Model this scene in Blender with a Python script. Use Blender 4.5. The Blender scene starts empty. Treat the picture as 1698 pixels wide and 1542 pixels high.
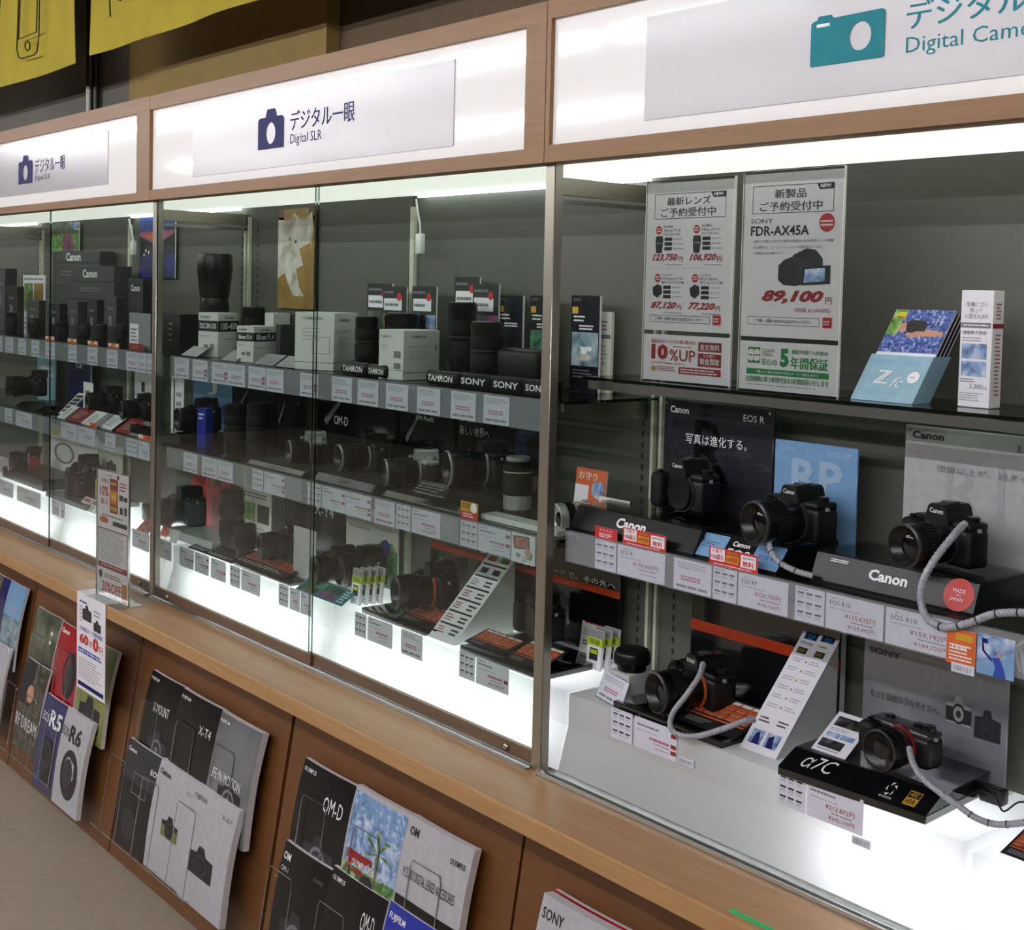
import bpy, bmesh, math, random
from mathutils import Vector, Matrix, Euler
random.seed(7)
SC = bpy.context.scene
COL = SC.collection
# ------------------------------------------------------------------ camera
CAMP = Vector((0.0, -1.68, 1.725))
RX = Vector((0.63657678, 0.77085032, 0.02365978))     # right
RD = Vector((0.05463429, -0.01447358, -0.99840153))   # down
RF = Vector((-0.76927569, 0.63685187, -0.05132841))   # forward
FP, PX, PY = 2161.41, 849.0, 597.4                     # focal length and principal point in 1698 px
cd = bpy.data.cameras.new('camera')
cam = bpy.data.objects.new('camera', cd)
COL.objects.link(cam)
cam.matrix_world = Matrix(((RX.x, -RD.x, -RF.x, CAMP.x), (RX.y, -RD.y, -RF.y, CAMP.y),
                           (RX.z, -RD.z, -RF.z, CAMP.z), (0, 0, 0, 1)))
cd.sensor_width = 36.0
cd.sensor_fit = 'HORIZONTAL'
cd.lens = FP / 1698 * 36
cd.shift_y = (PY - 771) / 1698
cd.clip_start = 0.05
SC.camera = cam
# ------------------------------------------------------------------ world, exposure
w = bpy.data.worlds.new('world'); SC.world = w; w.use_nodes = True
w.node_tree.nodes['Background'].inputs[0].default_value = (0.80, 0.86, 0.92, 1)
w.node_tree.nodes['Background'].inputs[1].default_value = 0.12
SC.view_settings.view_transform = 'Standard'
SC.view_settings.look = 'None'
SC.view_settings.exposure = 0.0
SC.view_settings.gamma = 1.0
SC.view_settings.use_curve_mapping = False
SC.cycles.use_denoising = True
SC.cycles.max_bounces = 10
SC.cycles.transparent_max_bounces = 24
SC.cycles.caustics_reflective = False
SC.cycles.caustics_refractive = False

# ------------------------------------------------------------------ survey: pixel <-> place
def _ray(x, y):
    return RX * ((x - PX) / FP) + RD * ((y - PY) / FP) + RF
def on_y(x, y, Y):
    r = _ray(x, y); return CAMP + r * ((Y - CAMP.y) / r.y)
def on_z(x, y, Z):
    r = _ray(x, y); return CAMP + r * ((Z - CAMP.z) / r.z)
def _solve(px, i, P, row, c):
    P = list(P); P[i] = 0; k = (px - c) / FP
    v = row - RF * k
    return -(v.dot(Vector(P) - CAMP)) / v[i]
def Xat(px, Y, Z): return _solve(px, 0, (0, Y, Z), RX, PX)
def Yat(px, X, Z): return _solve(px, 1, (X, 0, Z), RX, PX)
def Zat(py, X, Y): return _solve(py, 2, (X, Y, 0), RD, PY)
# ------------------------------------------------------------------ materials
MATS = {}
def lin(h):
    if isinstance(h, str):
        h = h.lstrip('#'); c = [int(h[i:i + 2], 16) / 255 for i in (0, 2, 4)]
    else: c = [v / 255 for v in h]
    return [(v / 12.92 if v <= .04045 else ((v + .055) / 1.055) ** 2.4) for v in c] + [1]
def mat(name, col='#808080', rough=.5, metal=0., emit=0., var=.06, scale=60, coat=0., spec=.5, ecol=None, bump=0., stretch=None):
    if name in MATS: return MATS[name]
    m = bpy.data.materials.new(name); m.use_nodes = True; nt = m.node_tree
    b = nt.nodes['Principled BSDF']; c = lin(col)
    tc = nt.nodes.new('ShaderNodeTexCoord'); nz = nt.nodes.new('ShaderNodeTexNoise')
    nz.inputs['Scale'].default_value = scale; nz.inputs['Detail'].default_value = 4
    src = tc.outputs['Object']
    if stretch:
        mp = nt.nodes.new('ShaderNodeMapping'); mp.inputs['Scale'].default_value = stretch
        nt.links.new(src, mp.inputs[0]); src = mp.outputs[0]
    nt.links.new(src, nz.inputs['Vector'])
    rp = nt.nodes.new('ShaderNodeValToRGB')
    rp.color_ramp.elements[0].position = .3; rp.color_ramp.elements[1].position = .7
    rp.color_ramp.elements[0].color = [v * (1 - var) for v in c[:3]] + [1]
    rp.color_ramp.elements[1].color = [min(1, v * (1 + var)) for v in c[:3]] + [1]
    nt.links.new(nz.outputs['Fac'], rp.inputs[0]); nt.links.new(rp.outputs[0], b.inputs['Base Color'])
    b.inputs['Roughness'].default_value = rough; b.inputs['Metallic'].default_value = metal
    b.inputs['Specular IOR Level'].default_value = spec
    b.inputs['Coat Weight'].default_value = coat
    if emit:
        b.inputs['Emission Color'].default_value = lin(ecol or col); b.inputs['Emission Strength'].default_value = emit
    if bump:
        bp = nt.nodes.new('ShaderNodeBump'); bp.inputs['Strength'].default_value = bump; bp.inputs['Distance'].default_value = .001
        nt.links.new(nz.outputs['Fac'], bp.inputs['Height']); nt.links.new(bp.outputs[0], b.inputs['Normal'])
    MATS[name] = m
    return m
def wood(name, c1, c2, axis='X', rough=.42, fine=1.0):
    m = bpy.data.materials.new(name); m.use_nodes = True; nt = m.node_tree; b = nt.nodes['Principled BSDF']
    tc = nt.nodes.new('ShaderNodeTexCoord'); mp = nt.nodes.new('ShaderNodeMapping')
    s = {'X': (1.6, 22, 22), 'Z': (22, 22, 1.6)}[axis]
    mp.inputs['Scale'].default_value = s; nt.links.new(tc.outputs['Object'], mp.inputs[0])
    n1 = nt.nodes.new('ShaderNodeTexNoise'); n1.inputs['Scale'].default_value = 3 * fine; n1.inputs['Detail'].default_value = 7; n1.inputs['Roughness'].default_value = .65
    n1.inputs['Distortion'].default_value = .6
    nt.links.new(mp.outputs[0], n1.inputs['Vector'])
    rp = nt.nodes.new('ShaderNodeValToRGB'); rp.color_ramp.elements[0].color = lin(c1); rp.color_ramp.elements[1].color = lin(c2)
    rp.color_ramp.elements[0].position = .25; rp.color_ramp.elements[1].position = .75
    nt.links.new(n1.outputs['Fac'], rp.inputs[0]); nt.links.new(rp.outputs[0], b.inputs['Base Color'])
    b.inputs['Roughness'].default_value = rough
    MATS[name] = m
    return m
def glass(name, tint, f0=.045, gl=.0, boost=.9):
    """clear sheet: light passes straight through, the rest mirrors more at grazing angles"""
    m = bpy.data.materials.new(name); m.use_nodes = True; nt = m.node_tree
    for n in list(nt.nodes): nt.nodes.remove(n)
    out = nt.nodes.new('ShaderNodeOutputMaterial'); mx = nt.nodes.new('ShaderNodeMixShader')
    tr = nt.nodes.new('ShaderNodeBsdfTransparent'); gs = nt.nodes.new('ShaderNodeBsdfGlossy')
    tr.inputs[0].default_value = lin(tint); gs.inputs['Roughness'].default_value = gl
    lw = nt.nodes.new('ShaderNodeLayerWeight'); lw.inputs['Blend'].default_value = .5
    p = nt.nodes.new('ShaderNodeMath'); p.operation = 'POWER'; p.inputs[1].default_value = 5
    q = nt.nodes.new('ShaderNodeMath'); q.operation = 'MULTIPLY_ADD'; q.inputs[1].default_value = boost; q.inputs[2].default_value = f0
    nt.links.new(lw.outputs['Facing'], p.inputs[0]); nt.links.new(p.outputs[0], q.inputs[0])
    nt.links.new(q.outputs[0], mx.inputs[0]); nt.links.new(tr.outputs[0], mx.inputs[1]); nt.links.new(gs.outputs[0], mx.inputs[2])
    nt.links.new(mx.outputs[0], out.inputs[0])
    MATS[name] = m
    return m
def frosted(name, col, frac=.5):
    m = bpy.data.materials.new(name); m.use_nodes = True; nt = m.node_tree
    for n in list(nt.nodes): nt.nodes.remove(n)
    out = nt.nodes.new('ShaderNodeOutputMaterial'); mx = nt.nodes.new('ShaderNodeMixShader'); mx.inputs[0].default_value = frac
    d = nt.nodes.new('ShaderNodeBsdfDiffuse'); t = nt.nodes.new('ShaderNodeBsdfTranslucent')
    d.inputs[0].default_value = lin(col); t.inputs[0].default_value = lin(col)
    m2 = nt.nodes.new('ShaderNodeMixShader'); m2.inputs[0].default_value = .05
    g = nt.nodes.new('ShaderNodeBsdfGlossy'); g.inputs['Roughness'].default_value = .12
    nt.links.new(d.outputs[0], mx.inputs[1]); nt.links.new(t.outputs[0], mx.inputs[2])
    nt.links.new(mx.outputs[0], m2.inputs[1]); nt.links.new(g.outputs[0], m2.inputs[2])
    nt.links.new(m2.outputs[0], out.inputs[0]); MATS[name] = m
    return m
def photo(name, stops, scale=14, rough=.35, dist=.5, kind='noise'):
    """a printed picture: mottled colours like foliage, sky or flowers"""
    m = bpy.data.materials.new(name); m.use_nodes = True; nt = m.node_tree; b = nt.nodes['Principled BSDF']
    tc = nt.nodes.new('ShaderNodeTexCoord')
    if kind == 'noise':
        n = nt.nodes.new('ShaderNodeTexNoise'); n.inputs['Detail'].default_value = 6; n.inputs['Distortion'].default_value = dist; o = n.outputs['Fac']
    else:
        n = nt.nodes.new('ShaderNodeTexVoronoi'); o = n.outputs['Distance']
    n.inputs['Scale'].default_value = scale; nt.links.new(tc.outputs['Object'], n.inputs['Vector'])
    rp = nt.nodes.new('ShaderNodeValToRGB'); cr = rp.color_ramp
    while len(cr.elements) < len(stops): cr.elements.new(.5)
    for e, (p, c) in zip(cr.elements, stops): e.position = p; e.color = lin(c)
    nt.links.new(o, rp.inputs[0]); nt.links.new(rp.outputs[0], b.inputs['Base Color']); b.inputs['Roughness'].default_value = rough
    MATS[name] = m
    return m

def milky(name, col, frac):
    """hazy clear plastic: mostly lets light straight through, a little is scattered"""
    m = bpy.data.materials.new(name); m.use_nodes = True; nt = m.node_tree
    for n in list(nt.nodes): nt.nodes.remove(n)
    out = nt.nodes.new('ShaderNodeOutputMaterial'); mx = nt.nodes.new('ShaderNodeMixShader'); mx.inputs[0].default_value = frac
    d = nt.nodes.new('ShaderNodeBsdfPrincipled'); t = nt.nodes.new('ShaderNodeBsdfTransparent')
    d.inputs['Base Color'].default_value = lin(col); d.inputs['Roughness'].default_value = .2
    nt.links.new(t.outputs[0], mx.inputs[1]); nt.links.new(d.outputs[0], mx.inputs[2]); nt.links.new(mx.outputs[0], out.inputs[0]); MATS[name] = m
wood('wood_header', '#7e5a32', '#93693a'); wood('wood_counter', '#a57a4c', '#b98f60', rough=.35); wood('wood_panel', '#5e3a1a', '#6e4522', rough=.45)
wood('wood_rail', '#5f4a34', '#77604a')
glass('pane', '#f3f7f4', .03); glass('acrylic', '#eef0ee', .04); glass('shelf_glass', '#dde8e2', .04); milky('rail_clear', '#c2c6ce', .15)
glass('glass_edge', '#34453f', .10); glass('coil_clear', '#b9bcc4', .25, .25, .5)
frosted('lightbox', '#f2f4f5', .5)
for n, c, kw in [
    ('metal_post', '#a5a193', dict(rough=.32, metal=.9, var=.1, stretch=(60, 60, 1))),
    ('metal_bright', '#c9ccca', dict(rough=.2, metal=1.)), ('metal_dark', '#555550', dict(rough=.35, metal=.9)),
    ('track_steel', '#9a9c9a', dict(rough=.3, metal=.9)),
    ('back_grey', '#56564f', dict(rough=.6, var=.05, scale=300)), ('upright_cream', '#c9cbb6', dict(rough=.5)),
    ('slot', '#20211e', dict()), ('white_plastic', '#e0e0dc', dict(rough=.4)),
    ('sign_white', '#f0eeee', dict(rough=.06, emit=.20, var=.01)), ('sign_plate', '#bab8bc', dict(rough=.18, emit=.07, var=.01)),
    ('soffit', '#eef0e8', dict(rough=.6, emit=1.15, var=.01)), ('tube_lit', '#ffffff', dict(emit=7., var=0, ecol='#f4faff')),
    ('tube_plinth', '#ffffff', dict(emit=26., var=0, ecol='#f6faff')), ('tube_ceiling', '#ffffff', dict(emit=86., var=0, ecol='#fbfaff')),
    ('cloth_yellow', '#ad9c22', dict(rough=.8, scale=8, var=.06)), ('ink_line', '#3b3410', dict(rough=.8)),
    ('wall_paint', '#8a7c66', dict(rough=.8)), ('wall_board', '#8d7440', dict(rough=.8, scale=12, var=.05)), ('wall_dark', '#5f4e38', dict(rough=.8)), ('wall_grey', '#5e5b53', dict(rough=.8)),
    ('floor_lino', '#a39686', dict(rough=.5, scale=25, var=.06)), ('ceiling_tile', '#d8d8d4', dict(rough=.9)),
    ('wall_far', '#45443f', dict(rough=.9)), ('toe_kick', '#16140f', dict()),
    ('paper', '#efedf4', dict(rough=.45, var=.015)), ('paper_warm', '#e2e0d4', dict(rough=.5, var=.02)), ('paper_tag', '#dadcea', dict(rough=.4, var=.03)),
    ('paper_grey', '#8d9096', dict(rough=.35)), ('ink', '#1d1d22', dict(rough=.5)), ('ink_grey', '#77767c', dict(rough=.5)), ('ink_soft', '#a3a2ab', dict(rough=.5)),
    ('ink_red', '#a01f28', dict(rough=.45)), ('red', '#c2262a', dict(rough=.4)), ('red_dark', '#8e1c22', dict(rough=.4)), ('pink_ink', '#b0607a', dict()),
    ('yellow', '#d7c22a', dict(rough=.4)), ('gold', '#c79a2a', dict(rough=.4)), ('orange', '#d4652f', dict(rough=.4)), ('orange_deep', '#c8421a', dict(rough=.4)),
    ('green', '#1f8a48', dict(rough=.4)), ('lime', '#b6cc22', dict(rough=.4)), ('olive', '#6f7434', dict(rough=.4)),
    ('navy', '#14165c', dict(rough=.5, spec=.2)), ('teal', '#1d8593', dict(rough=.5, spec=.2)), ('blue', '#2b4aa8', dict(rough=.4)), ('blue_lt', '#7aa4cf', dict(rough=.25, coat=.5)), ('blue_box', '#20309a', dict(rough=.3)),
    ('sky', '#8fb6d8', dict(rough=.4)), ('aqua', '#93b7c9', dict(rough=.4)), ('skin', '#c09078', dict(rough=.5)), ('white', '#f0f0f2', dict(rough=.4, var=.01)),
    ('cam_black', '#0b0b0d', dict(rough=.42, spec=.35, var=.1, scale=300, bump=.1)), ('cam_smooth', '#0a0a0c', dict(rough=.28, spec=.4)), ('cam_rubber', '#08080a', dict(rough=.65, spec=.3, bump=.1, scale=200, var=.02)),
    ('cam_silver', '#b4b4b0', dict(rough=.28, metal=.45)), ('cam_grey', '#4c4c50', dict(rough=.3, metal=.6)), ('lens_glass', '#05060c', dict(rough=.06, spec=.6, var=.3, scale=20)),
    ('cam_red', '#8e2028', dict(rough=.25, coat=.5)), ('gloss_black', '#0c0c0e', dict(rough=.08, coat=.6)), ('satin_black', '#0b0b0e', dict(rough=.3, spec=.3)), ('charcoal', '#2a2a30', dict(rough=.4)),
    ('board_black', '#131316', dict(rough=.12, coat=.4)), ('board_smoke', '#2c2c33', dict(rough=.1, coat=.6)), ('board_light', '#b5b6b8', dict(rough=.15, coat=.5)), ('board_ghost', '#a9aaad', dict(rough=.2)), ('board_dim', '#23232a', dict(rough=.2)),
    ('board_silver', '#85868c', dict(rough=.2, metal=.3)), ('blue_ghost', '#9db9d6', dict(rough=.3)),
    ('box_black', '#19191d', dict(rough=.4)), ('box_grey', '#3a3a3c', dict(rough=.45)), ('box_white', '#d2d6d3', dict(rough=.4, var=.02)), ('box_band', '#222426', dict(rough=.4)),
    ('cover_black', '#0a0a0c', dict(rough=.3, spec=.35)), ('cover_grey', '#6c6e72', dict(rough=.2, scale=5, var=.35)), ('cover_white', '#b6b6bc', dict(rough=.25)),
    ('cover_navy', '#2a2a5c', dict(rough=.2)), ('cover_olive', '#80864a', dict(rough=.25)), ('cover_red', '#9a1620', dict(rough=.25)), ('tape_green', '#2fd070', dict(rough=.5)),
    ('cable_white', '#dcdcd8', dict(rough=.4)), ('cable_black', '#111113', dict(rough=.5)), ('coil_ring', '#1a1a20', dict(rough=.4)), ('coil_core', '#9fa1aa', dict(rough=.25)), ('coil_wrap', '#b0b2bb', dict(rough=.25)), ('brass_lock', '#c0bba8', dict(rough=.2, metal=1.)),
]: mat(n, c, **kw)
photo('ph_flowers', [(.3, '#23304f'), (.45, '#3d5799'), (.58, '#6f7fc0'), (.7, '#d8dcf0')], 170)
photo('ph_leaf', [(.3, '#24502a'), (.5, '#6a9a48'), (.7, '#b8cf8a')], 50)
photo('ph_palm', [(.3, '#1d3a20'), (.48, '#4c7a3a'), (.6, '#8fae78'), (.75, '#cfd8d8')], 40)
photo('ph_dusk', [(.2, '#1a1a2c'), (.45, '#2b2b52'), (.6, '#3a3a90'), (.75, '#7a7ac8')], 9)
photo('ph_amber', [(.3, '#7a5a2c'), (.6, '#a08040'), (.8, '#c9ad70')], 7)
photo('ph_fur', [(.3, '#8d8578'), (.5, '#c4beb4'), (.7, '#e2dfda')], 16)
photo('ph_lake', [(.3, '#4a5f86'), (.5, '#86a4cf'), (.7, '#dfe6f0')], 45)
photo('ph_dark', [(.3, '#14130f'), (.5, '#3c3a30'), (.65, '#6c6a5c'), (.8, '#a8a698')], 70)
photo('ph_stone', [(.3, '#24281f'), (.5, '#4b5240'), (.7, '#7c806e')], 12)
photo('ph_tea', [(.3, '#38505c'), (.5, '#7f98a4'), (.75, '#c4d0d4')], 25)
photo('ph_pink', [(.3, '#3c4a3c'), (.5, '#8a4a78'), (.7, '#c07ab0')], 14)
photo('ph_grid', [(.3, '#4a1c14'), (.45, '#a0402a'), (.6, '#c8603c'), (.75, '#d8d0c8')], 90)
photo('ph_mono', [(.35, '#151517'), (.55, '#38383c'), (.72, '#77777c')], 60)
photo('ph_green', [(.3, '#1b2a30'), (.5, '#3a6a5a'), (.6, '#5a9a50'), (.75, '#4060b0')], 40)
# ------------------------------------------------------------------ mesh collecting
class MB:
    def __init__(s, M=None):
        s.v = []; s.f = []; s.m = []; s.sm = []; s.names = []; s.M = M or Matrix.Identity(4)
    def mi(s, name):
        if name not in s.names: s.names.append(name)
        return s.names.index(name)
    def add(s, vs, fs, m, smooth=False, M=None):
        o = len(s.v); T = s.M @ M if M is not None else s.M
        s.v += [T @ Vector(p) for p in vs]
        k = s.mi(m)
        for f in fs: s.f.append([o + i for i in f]); s.m.append(k); s.sm.append(smooth)
        return s
    def box(s, x0, x1, y0, y1, z0, z1, m, M=None, sides=None):
        vs = [(x0, y0, z0), (x1, y0, z0), (x1, y1, z0), (x0, y1, z0), (x0, y0, z1), (x1, y0, z1), (x1, y1, z1), (x0, y1, z1)]
        fs = [(0, 3, 2, 1), (4, 5, 6, 7), (0, 1, 5, 4), (1, 2, 6, 5), (2, 3, 7, 6), (3, 0, 4, 7)]
        if sides is None: return s.add(vs, fs, m, False, M)
        # sides: material of the four narrow faces of a sheet (thin axis given by smallest size)
        d = (x1 - x0, y1 - y0, z1 - z0); a = d.index(min(d))
        big = {0: (3, 5), 1: (2, 4), 2: (0, 1)}[a]
        s.add(vs, [fs[i] for i in big], m, False, M)
        return s.add(vs, [fs[i] for i in range(6) if i not in big], sides, False, M)
    def rbox(s, x0, x1, y0, y1, z0, z1, m, r=.004, seg=2, M=None):
        bm = bmesh.new(); bmesh.ops.create_cube(bm, size=1)
        for v in bm.verts:
            v.co = Vector(((x0 + x1) / 2 + v.co.x * (x1 - x0), (y0 + y1) / 2 + v.co.y * (y1 - y0), (z0 + z1) / 2 + v.co.z * (z1 - z0)))
        r = min(r, (x1 - x0) * .48, (y1 - y0) * .48, (z1 - z0) * .48)
        bmesh.ops.bevel(bm, geom=bm.edges[:], offset=r, segments=seg, profile=.5, affect='EDGES')
        bm.verts.index_update()
        s.add([v.co[:] for v in bm.verts], [[v.index for v in f.verts] for f in bm.faces], m, True, M); bm.free()
        return s
    def prism(s, pts, y0, y1, m, M=None, axis='Y', smooth=False):
        """polygon in XZ extruded along Y (or polygon in YZ along X)"""
        n = len(pts)
        P = (lambda a, b, t: (a, t, b)) if axis == 'Y' else ((lambda a, b, t: (t, a, b)) if axis == 'X' else (lambda a, b, t: (a, b, t)))
        vs = [P(a, b, y0) for a, b in pts] + [P(a, b, y1) for a, b in pts]
        fs = [list(range(n)), list(range(2 * n - 1, n - 1, -1))] + [(i, n + i, n + (i + 1) % n, (i + 1) % n) for i in range(n)]
        if smooth:
            s.add(vs, fs[:2], m, False, M); return s.add(vs, fs[2:], m, True, M)
        return s.add(vs, fs, m, False, M)
    def lathe(s, prof, m, axis='Z', c=(0, 0, 0), seg=28, M=None, cap=True):
        vs = []; fs = []; n = len(prof)
        for r, h in prof:
            for k in range(seg):
                a = 2 * math.pi * k / seg; u, v = r * math.cos(a), r * math.sin(a)
                if axis == 'Z': vs.append((c[0] + u, c[1] + v, c[2] + h))
                elif axis == 'Y': vs.append((c[0] + u, c[1] - h, c[2] + v))
                else: vs.append((c[0] + h, c[1] + u, c[2] + v))
        for i in range(n - 1):
            for k in range(seg):
                a, b = i * seg + k, i * seg + (k + 1) % seg
                fs.append((a, b, b + seg, a + seg))
        s.add(vs, fs, m, True, M)
        if cap:
            o = len(s.v) - len(vs); k = s.mi(m)
            s.f.append([o + i for i in range(seg)][::-1]); s.m.append(k); s.sm.append(False)
            s.f.append([o + (n - 1) * seg + i for i in range(seg)]); s.m.append(k); s.sm.append(False)
        return s
    def tube(s, pts, r, m, seg=8, M=None):
        pts = [Vector(p) for p in pts]; vs = []; fs = []; N = len(pts)
        up = Vector((0.13, .31, 1)).normalized()
        for i, p in enumerate(pts):
            t = (pts[min(i + 1, N - 1)] - pts[max(i - 1, 0)]).normalized()
            a = t.cross(up)
            if a.length < 1e-3: a = t.cross(Vector((1, 0, 0)))
            a.normalize(); b = t.cross(a).normalized(); up = b if abs(b.dot(up)) > .2 and b.dot(up) > 0 else -b
            for k in range(seg):
                an = 2 * math.pi * k / seg; vs.append(p + (a * math.cos(an) + up * math.sin(an)) * r)
        for i in range(N - 1):
            for k in range(seg):
                x, y = i * seg + k, i * seg + (k + 1) % seg; fs.append((x, y, y + seg, x + seg))
        fs += [list(range(seg))[::-1], [(N - 1) * seg + k for k in range(seg)]]
        return s.add(vs, fs, m, True, M)
    def build(s, name, parent=None, loc=None, rot=None):
        me = bpy.data.meshes.new(name)
        me.from_pydata([tuple(p) for p in s.v], [], s.f)
        for n in s.names: me.materials.append(MATS[n])
        me.polygons.foreach_set('material_index', s.m); me.polygons.foreach_set('use_smooth', s.sm)
        me.update()
        if any(s.sm): me.set_sharp_from_angle(angle=math.radians(40))
        o = bpy.data.objects.new(name, me); COL.objects.link(o)
        if parent: o.parent = parent
        if loc is not None: o.location = loc
        if rot is not None: o.rotation_euler = rot
        return o
def spline(pts, n=8):
    P = [Vector(p) for p in pts]; P = [P[0] * 2 - P[1]] + P + [P[-1] * 2 - P[-2]]; out = []
    for i in range(1, len(P) - 2):
        for k in range(n):
            t = k / n; a, b, c, d = P[i - 1:i + 3]
            out.append(.5 * ((2 * b) + (-a + c) * t + (2 * a - 5 * b + 4 * c - d) * t * t + (-a + 3 * b - 3 * c + d) * t ** 3))
    return out + [P[-2]]
# ------------------------------------------------------------------ flat lettering
TX = {}
def text_mesh(s, bold=0., shear=0.):
    key = (s, bold, shear)
    if key in TX: return TX[key]
    cu = bpy.data.curves.new('t', 'FONT'); cu.body = s; cu.size = 1; cu.offset = bold; cu.shear = shear; cu.resolution_u = 2
    ob = bpy.data.objects.new('t', cu); COL.objects.link(ob)
    me = bpy.data.meshes.new_from_object(ob)
    vs = [v.co.copy() for v in me.vertices]; fs = [list(p.vertices) for p in me.polygons]
    bpy.data.objects.remove(ob); bpy.data.curves.remove(cu); bpy.data.meshes.remove(me)
    if not vs: TX[key] = ([], [], 1); return TX[key]
    x0 = min(v.x for v in vs); x1 = max(v.x for v in vs); y0 = min(v.y for v in vs); y1 = max(v.y for v in vs)
    w_, h_ = max(x1 - x0, 1e-6), max(y1 - y0, 1e-6)
    TX[key] = ([((v.x - x0) / w_, (v.y - y0) / h_) for v in vs], fs, w_ / h_)
    return TX[key]
class Face:
    """a printed face: u to the right, v downward from the top, both 0..1"""
    def __init__(s, mb, o, ud, vd, n, w, h, e=.00025):
        s.mb, s.o, s.ud, s.vd, s.n, s.w, s.h, s.e, s.k = mb, Vector(o), Vector(ud), Vector(vd), Vector(n), w, h, e, 0
    def P(s, u, v, k): return s.o + s.ud * (u * s.w) + s.vd * ((1 - v) * s.h) + s.n * (s.e * k)
    def poly(s, pts, m, k=1):
        s.mb.add([s.P(u, v, k) for u, v in pts], [list(range(len(pts)))], m); return s
    def rect(s, u0, v0, u1, v1, m, k=1): return s.poly([(u0, v1), (u1, v1), (u1, v0), (u0, v0)], m, k)
    def frame(s, u0, v0, u1, v1, t, m, k=1):
        tv = t * s.w / s.h
        s.rect(u0, v0, u1, v0 + tv, m, k); s.rect(u0, v1 - tv, u1, v1, m, k); s.rect(u0, v0 + tv, u0 + t, v1 - tv, m, k)
        return s.rect(u1 - t, v0 + tv, u1, v1 - tv, m, k)
    def oval(s, cu, cv, ru, rv, m, k=1, n=24):
        return s.poly([(cu + ru * math.cos(2 * math.pi * i / n), cv - rv * math.sin(2 * math.pi * i / n)) for i in range(n)], m, k)
    def disc(s, cu, cv, ru, m, k=1): return s.oval(cu, cv, ru, ru * s.w / s.h, m, k)
    def text(s, t, u0, v0, u1, v1, m='ink', bold=0., shear=0., k=2, fit=True):
        vs, fs, asp = text_mesh(t, 0. if any(ord(c) > 0x2fff for c in t) else bold, shear)
        if not fit:
            want = (v1 - v0) * s.h * asp / s.w
            if want < u1 - u0: c = (u0 + u1) / 2; u0, u1 = c - want / 2, c + want / 2
            else:
                hh = (u1 - u0) * s.w / asp / s.h; c = (v0 + v1) / 2; v0, v1 = c - hh / 2, c + hh / 2
        cj = bold > 0 and any(ord(c) > 0x2fff for c in t)
        if cj:
            b = bold * .9 * abs(v1 - v0) * s.h / s.w
            for dk, dx in ((.35, -b), (.7, b)): s.mb.add([s.P(u0 + dx + x * (u1 - u0), v1 + y * (v0 - v1), k + dk) for x, y in vs], fs, m)
        s.mb.add([s.P(u0 + x * (u1 - u0), v1 + y * (v0 - v1), k) for x, y in vs], fs, m); return s
    def lines(s, u0, v0, u1, v1, n, m='ink_grey', k=1, fill=.45, rag=.3, words=True):
        st = (v1 - v0) / n
        for i in range(n):
            u = u0; end = u1 - random.random() * rag * (u1 - u0)
            while u < end:
                l = (u1 - u0) * (random.uniform(.06, .2) if words else 1)
                e = min(end, u + l)
                s.rect(u, v0 + st * i + st * (1 - fill) / 2, e, v0 + st * i + st * (1 + fill) / 2, m, k)
                u = e + (u1 - u0) * .02
        return s
    def camera(s, u0, v0, u1, v1, m='ink', lens='ink_grey', k=1):
        W, H = u1 - u0, v1 - v0
        s.poly([(u0, v1), (u1, v1), (u1, v0 + H * .3), (u0 + W * .68, v0 + H * .25), (u0 + W * .6, v0), (u0 + W * .38, v0), (u0 + W * .3, v0 + H * .25), (u0, v0 + H * .3)], m, k)
        s.oval(u0 + W * .5, v0 + H * .62, W * .27, H * .36, lens, k + 1); s.oval(u0 + W * .5, v0 + H * .62, W * .2, H * .27, m, k + 2)
        s.oval(u0 + W * .5, v0 + H * .62, W * .1, H * .13, lens, k + 3)
        return s
def front(mb, x0, z0, w, h, y, e=.00025): return Face(mb, (x0, y, z0), (1, 0, 0), (0, 0, 1), (0, -1, 0), w, h, e)
def right(mb, y0, z0, w, h, x, e=.00025): return Face(mb, (x, y0, z0), (0, 1, 0), (0, 0, 1), (1, 0, 0), w, h, e)
# ------------------------------------------------------------------ things
def tag(o, label, cat, group=None, kind=None):
    if label: o['label'] = label
    if cat: o['category'] = cat
    if group: o['group'] = group
    if kind: o['kind'] = kind
    return o
def thing(name, label, cat, loc=(0, 0, 0), rz=0., group=None, rx=0.):
    o = bpy.data.objects.new(name, None); COL.objects.link(o); o.empty_display_size = .02
    o.location = loc; o.rotation_euler = (rx, 0, rz)
    return tag(o, label, cat, group)
def struct(mb, name):
    o = mb.build(name); o['kind'] = 'structure'; return o
def bounds(mb):
    a = Vector([min(v[i] for v in mb.v) for i in range(3)]); b = Vector([max(v[i] for v in mb.v) for i in range(3)]); return a, b
ORD = ['first', 'second', 'third', 'fourth', 'fifth', 'sixth', 'seventh', 'eighth', 'ninth', 'tenth', 'eleventh', 'twelfth', 'thirteenth', 'fourteenth', 'fifteenth', 'sixteenth']
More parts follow.
